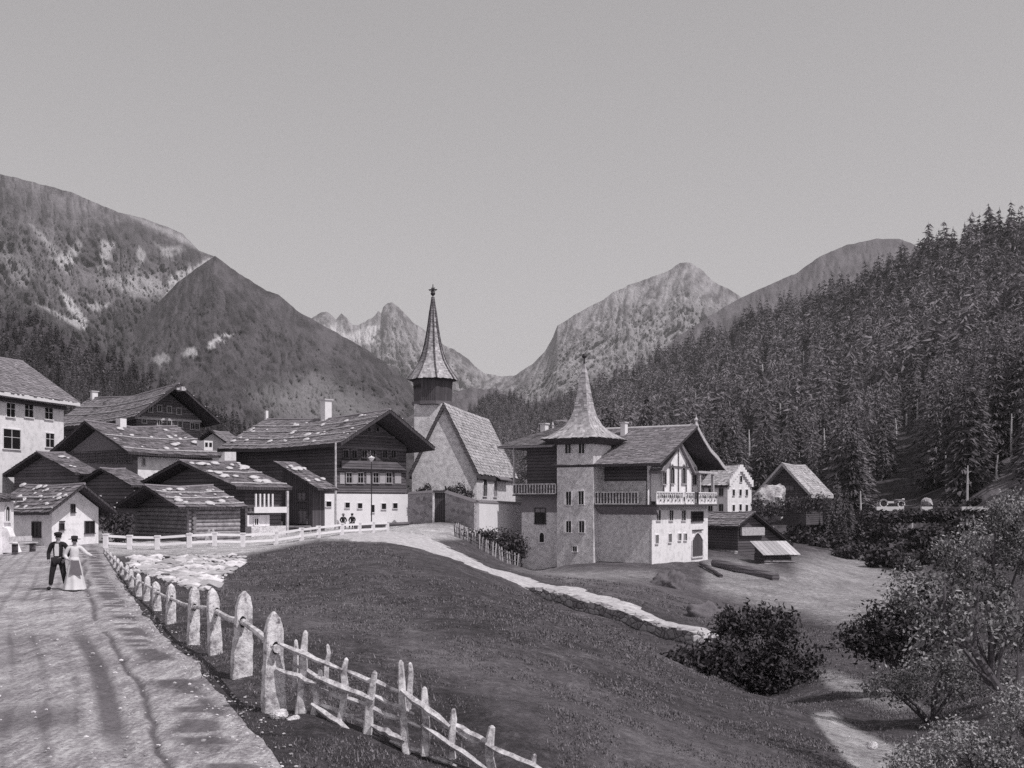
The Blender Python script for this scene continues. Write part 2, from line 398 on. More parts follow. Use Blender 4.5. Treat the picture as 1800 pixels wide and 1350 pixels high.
lightband = np.maximum(inpoly(PX, PYp, [(620, 1105), (760, 1110), (900, 1150), (1080, 1215), (1280, 1290), (1450, 1350), (1500, 1400), (1100, 1400), (960, 1310), (800, 1200)], 40),
                       inpoly(PX, PYp, [(420, 1040), (560, 1060), (640, 1100), (600, 1140), (480, 1100)], 30) * .8)
lightband = np.maximum(lightband, inpoly(PX, PYp, [(900, 990), (1160, 995), (1300, 1060), (1330, 1090), (1000, 1030)], 25) * .5)
Z = Z - sag * .12
V = np.stack([(PX - CX) / F * DD, DD, Z], -1).reshape(-1, 3)
me = np_mesh('ground', V, grid_faces(*PX.shape), vtone={'pale': pale, 'band': lightband})
m, t, b = mat_new('meadow'); n = N(t); v = n.coord((1, 1, 1))
f1 = n.noise(v, .35, 6, .6); f2 = n.noise(v, 2.2, 10, .8); f3 = n.noise(v, 9, 6, .8)
f = n.math('ADD', n.math('ADD', n.math('MULTIPLY', f1, .22), n.math('MULTIPLY', f2, .43)), n.math('MULTIPLY', f3, .35))
gr = n.ramp(f, [(.40, .03), (.49, .075), (.56, .14), (.62, .34)])
gr2 = n.ramp(f, [(.40, .07), (.5, .14), (.60, .26)])
gr = n.mix(n.attr('band'), gr, gr2)
pl = n.ramp(f, [(.40, .22), (.5, .46), (.59, .74)])
pm = n.math('MULTIPLY', n.math('ADD', n.math('MULTIPLY', f2, 1.2), .4), n.attr('pale'), True)
t.links.new(n.mix(pm, gr, pl), b.inputs['Base Color']); t.links.new(n.bump(f, 1.0, .25), b.inputs['Normal'])
ground = link_mesh('ground', me, m, smooth=True); tag(ground, kind='structure')

# road with ruts
rD = np.exp(np.linspace(math.log(3.6), math.log(77), 330)); tt = np.linspace(0, 1, 200) ** .8
RX = np.empty((len(rD), len(tt)))
en = (fbm(np.log(rD) * 12, rD * 0, 4, 5) - .5) * 26
for i, D in enumerate(rD):
    e = edge_px(D) + en[i]; RX[i] = -1000 + (e + 1000) * tt
RD = np.repeat(rD[:, None], len(tt), 1); wx = (RX - CX) / F * RD
rz = gz(RX, RD) + .015
off = (edge_px(RD) - RX) / F * RD            # metres left of the road's edge
rut = np.exp(-((off - 1.68 + .06 * vn(RD * .4, RD * 0)) / .16) ** 2) * .9 + np.exp(-((off - 3.1 + .15 * vn(RD * .3, RD * 0, 4)) / .34) ** 2)
rz = rz - .035 * rut + (fbm(wx / .25, RD / .25, 3, 8) - .5) * .03
hatch = vn(RD * 3.1, off * 1.4, 2)
strip = 1.2 * np.exp(-((off - .55 - .25 * (vn(RD * .7, RD * 0, 21) - .5)) / .30) ** 4) * np.clip((hatch - .40) * 8, 0, 1)
crack = np.exp(-((off - 1.17 + .07 * np.sin(RD * .9) + .16 * (fbm(RD * .9, RD * 0, 3, 2) - .5)) / (.03 + .0012 * RD)) ** 2)
rz = rz - crack * .04
fade_ = np.clip((RD - 11.5) / 2, 0, 1) * np.clip((25 - RD) / 4, 0, 1)
dark = np.clip(.85 * strip + 1.0 * crack * (vn(RD * .8, RD * 0, 6) > .2) + .9 * np.exp(-((off - 1.68) / .17) ** 4) * fade_ + .55 * np.clip(vn(wx * .9, RD * .5, 14) - .42, 0, 1) * 2.2 * (off > 2.1) * np.clip((4.2 - off), 0, 1) * fade_ + sum(.5 * np.exp(-((off - o_ - .1 * np.sin(RD * .21 + o_)) / .07) ** 2) * np.clip((vn(RD * .25, off * 0, int(o_ * 10)) - .2) * 3, 0, 1) for o_ in (2.15, 2.6, 3.05, 3.6, 4.3, 4.9, 5.6, 6.4)), 0, 1)
me = np_mesh('road', np.stack([wx, RD, rz], -1).reshape(-1, 3), grid_faces(*RX.shape), vtone={'dark': dark})
m, t, b = mat_new('dirt_road'); n = N(t); v = n.coord()
vl = n.coord((1.6, .30, 1), 'Object', (0, 0, R(-14)))
f1 = n.noise(v, .5, 5, .6); f2 = n.noise(vl, 3.2, 10, .8); f3 = n.noise(v, 14, 5, .8)
f = n.math('ADD', n.math('ADD', n.math('MULTIPLY', f1, .2), n.math('MULTIPLY', f2, .45)), n.math('MULTIPLY', f3, .35))
c = n.ramp(f, [(.40, .11), (.49, .275), (.57, .54)])
dk = n.ramp(f, [(.38, .05), (.58, .19)])
dm = n.math('MULTIPLY', n.attr('dark'), n.math('ADD', n.math('MULTIPLY', f2, 2.2), .1), True)
t.links.new(n.mix(dm, c, dk), b.inputs['Base Color']); t.links.new(n.bump(f, .9, .06), b.inputs['Normal'])
tag(link_mesh('road', me, m, smooth=True), kind='structure')

def strip_path(name, pts, mat, ns=160, nw=14, dz=.04, seed=1):
    """ribbon on the terrain; pts = (px, D, half width in metres)"""
    pts = np.array(pts, float); s = np.linspace(0, len(pts) - 1, ns); i = np.arange(len(pts))
    px = np.interp(s, i, pts[:, 0]); D = np.interp(s, i, pts[:, 1]); w = np.interp(s, i, pts[:, 2])
    X = (px - CX) / F * D; Y = D; tx = np.gradient(X); ty = np.gradient(Y); L = np.hypot(tx, ty); nx, ny = ty / L, -tx / L
    k = np.linspace(-1, 1, nw); ww = w[:, None] * k[None] + (fbm(s[:, None] * 6 + k * 0, k[None] * 1.5 + s[:, None] * 0, 3, seed) - .5) * 1.3 * np.abs(k)
    XX = X[:, None] + nx[:, None] * ww; YY = Y[:, None] + ny[:, None] * ww
    Zp = gz(XX / YY * F + CX, YY) + dz - .12 * np.abs(k) ** 6
    me = np_mesh(name, np.stack([XX, YY, Zp], -1).reshape(-1, 3), grid_faces(ns, nw))
    return tag(link_mesh(name, me, mat, smooth=True), kind='structure')
strip_path('path', [(640, 84, 3), (690, 74, 5), (740, 69.5, 5), (800, 66, 3.8), (850, 63.6, 3.2), (900, 61.7, 2.4), (1000, 57.5, 1.7), (1100, 53.5, 1.4), (1230, 47.8, 1.1), (1290, 45, .6)], M['gravel'])

# ------------------------------------------------------------------ hills and mountains
def mountain(name, ridge, base_py, Dr, Db, mat, step=4, rows=90, p=.8, crag=1.5, amp=.03, gscale=28, seed=1, patches=(), woods=(), rough=0.0, back=.25, shear=0, kind='structure'):
    rp = np.array(ridge, float); px = np.arange(rp[0, 0], rp[-1, 0] + 1, step)
    ry = np.interp(px, rp[:, 0], rp[:, 1]) + (fbm(px / 14, px * 0, 4, seed + 50) - .5) * 2 * crag
    dr = np.interp(px, *zip(*Dr)) if hasattr(Dr, '__len__') else np.full_like(px, Dr)
    db = np.interp(px, *zip(*Db)) if hasattr(Db, '__len__') else np.full_like(px, Db)
    by = np.interp(px, *zip(*base_py)) if hasattr(base_py, '__len__') else np.full_like(px, base_py)
    t = np.concatenate([np.linspace(-.5, 0, 9)[:-1], np.linspace(0, 1, rows) ** 1.25])
    T = t[:, None]; tp = np.clip(T, 0, 1)
    wp = px[None] + shear * tp + 50 * (fbm(px[None] / 60, tp * 5, 3, seed + 3) - .5)
    wq = wp + 70 * (fbm(px[None] / 120, tp * 3, 3, seed + 13) - .5)
    n1 = .65 * (fbm(wq / (gscale * 2.1), tp * 2.6 + px[None] / 160, 6, seed, .55, ridge=True) - .55) + .45 * (fbm(wp / gscale, tp * 7 + px[None] / 90, 5, seed + 4, .6, ridge=True) - .55)
    n2 = fbm(wp / 9., tp * 34, 6, seed + 7, .7) - .5
    fade = np.clip(tp * 7, 0, 1)
    D = dr[None] * (db / dr)[None] ** tp * (1 + amp * (n1 * 1.0 + n2 * .7) * fade)
    py = ry[None] + (by - ry)[None] * tp ** p + rough * n2 * fade
    Zw = CZ + (YH - py) / F * D
    bk = T < 0
    D = np.where(bk, dr[None] * (1 - back * T * 2), D); Zr = CZ + (YH - ry) / F * dr
    Zw = np.where(bk, Zr[None] * (1 + T * 1.6), Zw)
    P = np.broadcast_to(px[None], D.shape)
    tone = np.clip(.42 + 1.5 * n2 + .6 * n1, 0, 1)
    pyy = np.broadcast_to(py, D.shape); pat = np.zeros(D.shape)
    wob = (fbm(P / 9, pyy / 9, 3, 31) - .5) * 16
    for poly, soft, a in patches: pat = np.maximum(pat, a * inpoly(P + wob, pyy + wob * .7, poly, soft))
    wood = np.zeros(D.shape); wb2 = (fbm(P / 16, pyy / 12, 4, 77) - .5) * 60
    for poly, soft, a in woods: wood = np.maximum(wood, a * inpoly(P + wb2, pyy + wb2 * .8, poly, soft))
    me = np_mesh(name, np.stack([(P - CX) / F * D, D, Zw], -1).reshape(-1, 3), grid_faces(*D.shape), vtone={'tone': tone, 'patch': pat, 'wood': wood})
    o = link_mesh(name, me, mat, smooth=True); tag(o, kind=kind)
    return o, (px, ry, dr, db, by, p)
def hillmat(name, lo, hi, patch, sc=.02, bump=.8, bd=6, spread=(.25, .75)):
    m, t, b = mat_new(name); n = N(t); v = n.coord()
    f = n.noise(v, sc, 10, .72); f2 = n.noise(v, sc * 7, 8, .8)
    q = n.math('ADD', n.math('ADD', n.math('MULTIPLY', f, .32), n.math('MULTIPLY', f2, .33)), n.math('MULTIPLY', n.attr('tone'), .35))
    c = n.ramp(q, [(spread[0] + .1, lo), (spread[1] - .1, hi)])
    c = n.mix(n.math('MULTIPLY', n.attr('wood'), .9), c, n.ramp(q, [(spread[0] + .1, .045), (spread[1] - .1, .10)]))
    pm = n.math('MULTIPLY', n.attr('patch'), n.math('ADD', n.math('MULTIPLY', f2, 1.4), .3), True)
    t.links.new(n.mix(pm, c, G(patch)), b.inputs['Base Color']); t.links.new(n.bump(q, bump, bd), b.inputs['Normal'])
    return m
MA = hillmat('alpine_slope', .06, .27, .66, .015, 1, 18, (.27, .72))
MB_ = hillmat('wooded_slope', .04, .125, .62, .025, 1, 10, (.27, .72))
MC = hillmat('rock_peak', .09, .40, .66, .010, 1, 26, (.29, .69))
MD = hillmat('limestone_mountain', .11, .40, .46, .010, 1, 26, (.29, .69))
ME = hillmat('far_wooded_hill', .10, .20, .3, .02, 1, 10)
MF = hillmat('forest_floor', .04, .10, .20, .08, 1, 2)
MG = hillmat('pale_scree', .16, .40, .5, .012, 1, 12)
mountain('mountain', [(540, 562), (552, 556), (562, 550), (574, 547), (582, 553), (590, 561), (600, 551), (608, 557), (620, 572), (632, 570), (645, 562), (655, 558), (665, 545), (670, 552), (674, 540), (682, 533), (690, 532), (700, 538), (712, 551), (725, 565), (745, 580), (780, 606), (810, 622), (832, 640), (850, 655), (880, 662), (930, 668)],
         890, 5200, 2400, MC, 1.5, 150, .8, 2.6, .085, 24, 3, [([(560, 575), (600, 570), (612, 590), (640, 575), (664, 572), (662, 605), (600, 600), (560, 590)], 8, .9), ([(645, 575), (662, 570), (660, 606), (650, 600)], 4, 1)], rough=10)
mountain('mountain', [(820, 690), (870, 662), (905, 660), (935, 640), (958, 617), (972, 592), (980, 573), (1000, 561), (1020, 547), (1060, 526), (1080, 512), (1120, 496), (1170, 478), (1195, 464), (1213, 461), (1235, 475), (1255, 495), (1285, 511), (1305, 524), (1350, 555), (1450, 600)],
         880, 3900, 1700, MD, 2, 150, .8, 2.0, .085, 40, 9, [([(1040, 600), (1140, 560), (1180, 510), (1230, 520), (1260, 560), (1100, 640), (960, 700), (920, 690), (950, 650)], 40, .45),
                                                    ([(1080, 520), (1110, 503), (1120, 510), (1090, 525)], 5, .7)], rough=9, shear=260)
mountain('mountain', [(1180, 600), (1240, 560), (1300, 524), (1350, 502), (1400, 480), (1440, 452), (1490, 430), (1540, 420), (1580, 420), (1600, 426), (1650, 460), (1800, 520)],
         870, 2400, 1500, ME, 3, 80, .8, 1.5, .04, 40, 15, rough=5)
mountain('mountain', [(-1500, 330), (-500, 250), (-200, 270), (0, 305), (40, 315), (130, 340), (200, 370), (260, 386), (320, 410), (350, 440), (378, 452), (420, 490), (560, 590), (700, 690)],
         880, 2700, 900, MA, 2, 160, .85, 1.8, .10, 56, 21,
         [([(85, 452), (120, 480), (140, 425), (118, 445)], 8, .8), ([(178, 420), (202, 425), (188, 470), (174, 484)], 6, .6), ([(243, 430), (256, 445), (240, 485)], 5, .5),
          ([(275, 430), (322, 434), (290, 455)], 7, .5), ([(175, 492), (240, 480), (300, 500), (280, 522), (230, 520)], 14, .5), ([(380, 450), (285, 528), (300, 488), (335, 468)], 6, .75),  # last patch paints the lit ridge edge pale
          ([(104, 506), (128, 528), (152, 562), (145, 580), (128, 558)], 5, .95), ([(60, 532), (105, 550), (142, 562), (142, 580), (110, 562)], 5, .7), ([(152, 534), (200, 530), (165, 548)], 5, .6),
          ([(55, 395), (95, 430), (110, 455), (85, 440)], 8, .5), ([(0, 420), (60, 480), (40, 500), (0, 470)], 25, .3), ([(215, 372), (330, 418), (360, 445), (330, 430)], 8, .45)],
         [([(-400, 560), (0, 500), (60, 530), (150, 560), (220, 540), (285, 524), (420, 600), (720, 740), (-400, 760)], 40, .85), ([(135, 445), (165, 396), (230, 392), (340, 430), (350, 450), (300, 470), (240, 462), (200, 436), (182, 486), (150, 478)], 18, .9), ([(0, 330), (60, 335), (150, 380), (130, 420), (60, 390), (0, 380)], 25, .5)], rough=8, shear=-120)
mountain('mountain', [(120, 680), (160, 640), (205, 600), (250, 560), (285, 526), (310, 498), (345, 472), (378, 450), (400, 466), (420, 481), (470, 511), (490, 517), (520, 545), (560, 567), (600, 590), (640, 611), (680, 640), (715, 668), (740, 700), (790, 735), (860, 770)],
         880, 1900, 800, MB_, 2, 130, .85, 1.8, .05, 60, 33,
         [([(318, 622), (330, 612), (348, 614), (345, 626), (325, 630)], 5, .7), ([(366, 604), (380, 590), (412, 587), (388, 600), (366, 614)], 4, .95), ([(270, 632), (290, 620), (300, 632), (280, 645)], 5, .5),
          ([(440, 690), (560, 660), (690, 730), (640, 760), (480, 730)], 40, .25)], rough=4)
mountain('hill', [(700, 740), (760, 715), (800, 690), (830, 680), (850, 684), (872, 682), (900, 698), (930, 712), (960, 700), (1040, 690)],
         880, 1500, 900, ME, 3, 60, .8, 2.5, .03, 20, 41)
_, _ = mountain('hill', [(760, 770), (820, 730), (850, 704), (880, 692), (905, 698), (930, 712), (960, 712), (1010, 700), (1060, 720)],
         890, 1000, 420, MF, 3, 60, .8, 2, .03, 20, 43)
# dark wooded slope behind the village on the left
LHILL = mountain('hill', [(-1500, 420), (-300, 480), (0, 548), (60, 562), (130, 596), (200, 630), (280, 668), (340, 710), (420, 760), (520, 820)],
         880, [(-1500, 620), (0, 560), (520, 420)], [(-1500, 170), (0, 175), (520, 200)], MF, 4, 80, .8, 2, .03, 30, 51)[1]
# forest slope on the right
RHILL = mountain('hill', [(930, 740), (985, 718), (1040, 695), (1100, 668), (1160, 642), (1220, 618), (1300, 588), (1380, 560), (1450, 538), (1500, 522), (1560, 498), (1620, 470), (1690, 450), (1750, 440), (1800, 425), (2200, 300), (3000, 200)],
         [(930, 905), (1000, 905), (1200, 925), (1350, 955), (1450, 985), (1520, 1000), (1610, 1022), (1680, 985), (1740, 935), (1800, 915), (2200, 900), (3000, 890)],
         [(930, 1400), (1040, 1300), (1300, 1000), (1560, 780), (1800, 640), (3000, 500)],
         [(930, 300), (1000, 260), (1200, 190), (1350, 160), (1450, 140), (1520, 128), (1610, 112), (1680, 115), (1740, 118), (1800, 115), (2200, 100), (3000, 100)],
         MF, 4, 110, .62, 2, .012, 30, 61, [([(1720, 820), (1760, 790), (1800, 770), (1900, 760), (1900, 890), (1740, 890), (1715, 870)], 20, .75), ([(1670, 650), (1760, 700), (1790, 760), (1720, 740)], 25, .5), ([(1450, 900), (1640, 900), (1660, 960), (1500, 980)], 30, .35), ([(1530, 884), (1760, 884), (1760, 894), (1530, 896)], 4, .6)])[1]
def hill_at(H, px, t):
    gx, ry, dr, db, by, p = H
    r_, D1, D0, b_ = (np.interp(px, gx, q) for q in (ry, dr, db, by))
    D = D1 * (D0 / D1) ** t; py = r_ + (b_ - r_) * t ** p
    return D, py
def hill_for(H, px, py):
    gx, ry, dr, db, by, p = H
    r_, D1, D0, b_ = (float(np.interp(px, gx, q)) for q in (ry, dr, db, by))
    t = min(1, max(0, (py - r_) / (b_ - r_))) ** (1 / p)
    return D1 * (D0 / D1) ** t

# ------------------------------------------------------------------ trees
def spruce(h, r, n, seed, low=.1, size=.042):
    """drooping twigs spread over uneven whorled tiers: verts, tris, tone"""
    rr = np.random.default_rng(seed)
    k = 1 - np.sqrt(rr.random(n)) * (1 - .0); tiers = rr.integers(9, 14); kk = np.clip(k + .35 * (np.round(k * tiers) / tiers - k), 0, .995)
    a = rr.uniform(0, 2 * math.pi, n); lobe = 1 + .28 * np.sin(a * 3 + seed) * np.sin(kk * 9 + seed) + .22 * (vn(a * 1.9 + seed, kk * 11, seed) - .5) * 2
    saw = 1 - ((k * tiers) % 1) * .38
    rad = r * ((1 - kk) ** .85 + .03) * lobe * saw * np.sqrt(rr.uniform(.25, 1.0, n))
    z = h * (low + (1 - low) * kk) - rad * .32
    P = np.stack([np.cos(a) * rad, np.sin(a) * rad, z], 1); out = np.stack([np.cos(a), np.sin(a), np.full(n, -.55)], 1) + rr.normal(0, .35, (n, 3))
    out /= np.linalg.norm(out, axis=1)[:, None]; side = np.cross(out, rr.normal(0, 1, (n, 3)) + [0, 0, .6]); side /= np.linalg.norm(side, axis=1)[:, None]
    L = h * size * rr.uniform(.6, 1.5, (n, 1)) * (1.15 - .6 * kk[:, None]); w = L * .42
    V = np.stack([P - out * L * .5 + side * w * .6, P - out * L * .5 - side * w * .6, P + out * L], 1).reshape(-1, 3)
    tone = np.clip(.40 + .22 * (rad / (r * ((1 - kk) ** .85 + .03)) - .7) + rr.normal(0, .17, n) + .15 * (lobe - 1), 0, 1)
    # a slender leader
    b = len(V); V = np.concatenate([V, [[-.006 * h, 0, h * .93], [.006 * h, 0, h * .93], [0, 0, h * 1.02]]])
    return V, np.arange(b + 3).reshape(-1, 3), np.concatenate([tone, [.4]])
SPR = [(*spruce(10 * s, 1.9 * w, 2100, 100 + i, lo), 10 * s, lo) for i, (s, w, lo) in enumerate(((1, 1, .06), (1.15, 1.05, .10), (.85, .9, .05), (1.05, .8, .16), (.95, 1.15, .08), (1.25, .95, .2)))]
SPM = []
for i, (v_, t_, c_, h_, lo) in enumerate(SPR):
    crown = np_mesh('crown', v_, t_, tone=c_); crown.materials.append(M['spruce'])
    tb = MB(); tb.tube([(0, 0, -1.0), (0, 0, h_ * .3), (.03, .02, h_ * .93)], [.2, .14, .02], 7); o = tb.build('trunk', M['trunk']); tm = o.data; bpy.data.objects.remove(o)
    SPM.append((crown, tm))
FARS = [spruce(1, (.19, .22, .16, .2, .24)[i], 260, 200 + i, .05, .10) for i in range(5)]
TRUNKS = ((1413, 617, 648), (1372, 709, 752), (1317, 755, 802), (1222, 687, 701), (1184, 722, 737), (1449, 753, 816), (1575, 735, 768), (1613, 706, 736), (1593, 727, 742), (1778, 727, 803),
          (1700, 818, 883), (1529, 823, 860), (1664, 794, 863), (1513, 863, 923), (1517, 936, 965), (1604, 958, 982), (1656, 903, 942), (1603, 896, 923), (1262, 640, 655), (1340, 640, 655), (1480, 690, 712), (1752, 800, 835), (1405, 795, 830))
TRK = [(a_, b_, c_, hill_for(RHILL, a_, c_)) for a_, b_, c_ in TRUNKS]
MIDS = [spruce(1, (.19, .22, .15, .2, .17)[i], 750, 300 + i, .05, .058) for i in range(5)]
car_keep = [(1535, 1600, 845, 900), (1612, 1648, 860, 900), (1685, 1750, 884, 898)]
cand = []
rr = random.Random(5)
for i in range(9000):
    px = rr.uniform(935, 2050); t_ = rr.random() ** (1 / .62)
    D, py = hill_at(RHILL, px, t_); D = float(D); py = float(py)
    hh = rr.choice((rr.uniform(12, 18), rr.uniform(8, 22))) * (1.28 if D > 190 else .95) * (1 + .25 * (D > 450)); hp = hh / D * F
    top = py - hp; hw = hp * .16
    if any(px + hw > a and px - hw < b_ and top < d_ and py > c_ for a, b_, c_, d_ in car_keep): continue
    if any(D < td + 2 and abs(px - tx) < hw * .75 + 2 and top < y1_ - 3 and py > y0_ for tx, y0_, y1_, td in TRK): continue
    if px > 1715 and 770 < py < 900 and rr.random() < .85: continue
    if 1320 < px < 1450 and py > 868 and top < 890: continue
    if px < 1330 and py > 850 and D < 175: continue
    if px < 1400 and py > 930: continue
    if px < 1540 and py > 925: hh *= .6
    hp = hh / D * F; top = py - hp; hw = hp * .16
    if px < 1395 and py > 905 and px > 1240: continue
    # thin so that the picture spacing stays even
    cand.append((D, px, py, hh))
cells = {}; keep = []
for c in sorted(cand):
    D, px, py, hh = c; s = max(6.0, 3.5 / D * F); key = (int(px / s), int(py / (s * .55)))
    if key in cells: continue
    cells[key] = 1; keep.append(c)
keep.sort()
def inframe(px): return -30 < px < 1830
near = [c for c in keep if inframe(c[1])][:298]; nearset = set(id(c) for c in near)
rest = [c for c in keep if id(c) not in nearset]
def merged(name, lst, H, mat, label_kind):
    VV = []; TT = []; CC = []; off_ = 0
    for (D, px, py, hh) in lst:
        v_, t_, c_ = (MIDS if D < 430 else FARS)[rr.randrange(5)]; a = rr.uniform(0, 6.28); ca, sa = math.cos(a), math.sin(a); w_ = hh * rr.uniform(.75, 1.25)
        Rm = np.array([[ca * w_, -sa * w_, 0], [sa * w_, ca * w_, 0], [0, 0, hh]])
        VV.append(v_ @ Rm.T + np.array(at(px, py, D)) - [0, 0, .4]); TT.append(t_ + off_); off_ += len(v_)
        CC.append(np.clip(c_ + rr.gauss(0, .26) + .5 * (float(vn(px / 45., py / 60., 12)) - .5), 0, 1))
    me = np_mesh(name, np.concatenate(VV), np.concatenate(TT), tone=np.concatenate(CC))
    o = link_mesh(name, me, mat); tag(o, label_kind, 'forest', kind='stuff'); return o
merged('forest', rest, RHILL, M['spruce_far'], 'dense spruce forest covering the right hillside up to its ridge')
protos = {}
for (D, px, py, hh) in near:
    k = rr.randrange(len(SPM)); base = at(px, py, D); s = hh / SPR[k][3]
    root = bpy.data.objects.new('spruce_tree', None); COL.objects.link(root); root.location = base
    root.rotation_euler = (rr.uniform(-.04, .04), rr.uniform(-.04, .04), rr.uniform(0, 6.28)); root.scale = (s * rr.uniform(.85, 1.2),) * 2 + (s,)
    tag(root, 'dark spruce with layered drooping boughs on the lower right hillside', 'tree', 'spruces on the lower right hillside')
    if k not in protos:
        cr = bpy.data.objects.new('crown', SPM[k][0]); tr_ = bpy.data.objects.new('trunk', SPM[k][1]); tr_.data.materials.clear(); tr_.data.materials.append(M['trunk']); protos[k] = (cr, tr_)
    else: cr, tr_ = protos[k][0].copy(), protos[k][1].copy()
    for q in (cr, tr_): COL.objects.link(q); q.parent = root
# far woods on the left slope and on the knolls
lst = []; cells = {}
for i in range(9000):
    px = rr.uniform(-400, 500); D, py = hill_at(LHILL, px, rr.random() ** .8 * .9); s = max(4.0, 2.6 / D * F); key = (int(px / s), int(py / (s * .5)))
    if key in cells or D < 220: continue
    cells[key] = 1; lst.append((float(D), px, float(py), rr.uniform(5.5, 10)))
merged('forest', lst, LHILL, M['spruce_far'], 'dark spruce wood on the slope behind the village at left')
kn = ([(760, 770), (820, 730), (850, 704), (880, 692), (905, 698), (930, 712), (960, 712), (1010, 700), (1060, 720)])
KH = (np.array([a for a, _ in kn], float), np.array([b_ for _, b_ in kn], float), np.full(len(kn), 1000.), np.full(len(kn), 420.), np.full(len(kn), 890.), .8)
lst = []; cells = {}
for i in range(4000):
    px = rr.uniform(770, 1055); D, py = hill_at(KH, px, rr.random() * .8); s = max(4.0, 2.6 / D * F); key = (int(px / s), int(py / (s * .5)))
    if key in cells: continue
    cells[key] = 1; lst.append((float(D), px, float(py) + 3, rr.uniform(8, 13)))
merged('forest', lst, KH, M['spruce_far'], 'dark wooded knoll behind the church and the castle house')
# bare pale trunks standing among the spruces
for (px, y0, y1) in TRUNKS:
    Dh = hill_for(RHILL, px, y1); D = Dh - 9; q = np.linspace(0, 1, 200); Dq, Pq = hill_at(RHILL, px, q); b0 = at(px, float(np.interp(-D, -Dq, Pq)), D); h_ = zof(y0, D) - b0.z
    mb = MB(); r0 = max(.13, 2.3 / F * D * .9); mb.tube([(0, 0, -.5), (rr.uniform(-.1, .1), 0, h_ * .5), (rr.uniform(-.25, .25), 0, h_)], [r0, r0 * .85, r0 * .4], 6)
    for _ in range(3):
        z_ = h_ * rr.uniform(.55, .95); a = rr.uniform(0, 6.28); mb.tube([(0, 0, z_), (math.cos(a) * .7, math.sin(a) * .7, z_ + .25)], [.05, .02], 5)
    o = mb.build('dead_trunk', M['trunkpale']); o.location = b0
    tag(o, 'bare pale trunk standing among the dark spruces of the right hillside', 'tree trunk', 'bare pale trunks in the forest')

# ------------------------------------------------------------------ houses
class Fr:
    """local frame of a house: origin at the visible corner; gable wall in plane y=0, side wall in plane x=0"""
    def __init__(s, px, D, ang, zbase): s.o = Vector(((px - CX) / F * D, D, zbase)); s.a = R(ang); s.D = D
    def w2l(s, p):
        d = Vector(p) - s.o; c, n_ = math.cos(s.a), math.sin(s.a); return Vector((d.x * c + d.y * n_, -d.x * n_ + d.y * c, d.z))
    def ray(s, px, py, plane, off=0):
        o = s.w2l(Vector((0, 0, CZ))); e = s.w2l(Vector(((px - CX) / F, 1, CZ + (YH - py) / F))) - o
        i = 1 if plane == 'g' else 0
        t_ = (off - o[i]) / e[i]; return o + e * t_
def window(root, fr, plane, px, py, pw, ph, off=0.0, frame='frame', arch=False, name='window', bars=1, pane='glass', fw=.09):
    a = fr.ray(px - pw / 2, py, plane, off); b_ = fr.ray(px + pw / 2, py, plane, off); c = fr.ray(px, py - ph / 2, plane, off); d = fr.ray(px, py + ph / 2, plane, off)
    i = 0 if plane == 'g' else 1
    u0, u1 = sorted((a[i], b_[i])); z0, z1 = d.z, c.z; sgn = -1 if plane == 'g' else 1
    if plane == 's' and fr.flip is False: sgn = -1
    def P(u, z, dep): return Vector((u, off + sgn * dep, z)) if plane == 'g' else Vector((off + sgn * dep, u, z))
    def bx(mb, ua, ub, za, zb, d0, d1): mb.prism([P(ua, za, d0), P(ub, za, d0), P(ub, zb, d0), P(ua, zb, d0)], P(0, 0, d1) - P(0, 0, d0))
    mb = MB(); w = u1 - u0
    bx(mb, u0 - fw, u0, z0, z1, .0, .09); bx(mb, u1, u1 + fw, z0, z1, .0, .09)
    bx(mb, u0 - fw - .03, u1 + fw + .03, z0 - fw, z0, .0, .14)
    if not arch: bx(mb, u0 - fw, u1 + fw, z1, z1 + fw, .0, .09)
    else:
        n_ = 8; cu = (u0 + u1) / 2; ah = w * (.28 if name == 'door' else .62) if arch == 'gothic' else w * .5
        def ap(k, rr_):
            q = -1 + 2 * k / n_
            return (cu + q * (w / 2 + rr_), z1 + (ah + rr_) * ((1 - abs(q) ** 1.6) if arch == 'gothic' else math.sqrt(max(0, 1 - q * q))))
        for k in range(n_):
            p0, p1, p2, p3 = ap(k, 0), ap(k + 1, 0), ap(k + 1, fw), ap(k, fw)
            mb.prism([P(*p0, 0), P(*p1, 0), P(*p2, 0), P(*p3, 0)], P(0, 0, .09) - P(0, 0, 0))
    if bars: 
        bx(mb, (u0 + u1) / 2 - .025, (u0 + u1) / 2 + .025, z0, z1, .03, .06)
        if bars > 1: bx(mb, u0, u1, z0 + (z1 - z0) * .6 - .02, z0 + (z1 - z0) * .6 + .02, .03, .055)
    f = mb.build(name, M[frame], root)
    pm = MB()
    if arch:
        pts = [P(u0, z0, .012), P(u1, z0, .012)] + [P(*ap(k, 0), .012) for k in range(n_, -1, -1)]
        pm.prism(pts, P(0, 0, .012) - P(0, 0, 0))
    else: bx(pm, u0, u1, z0, z1, .012, .024)
    pm.build('pane', M[pane], f)
    return f
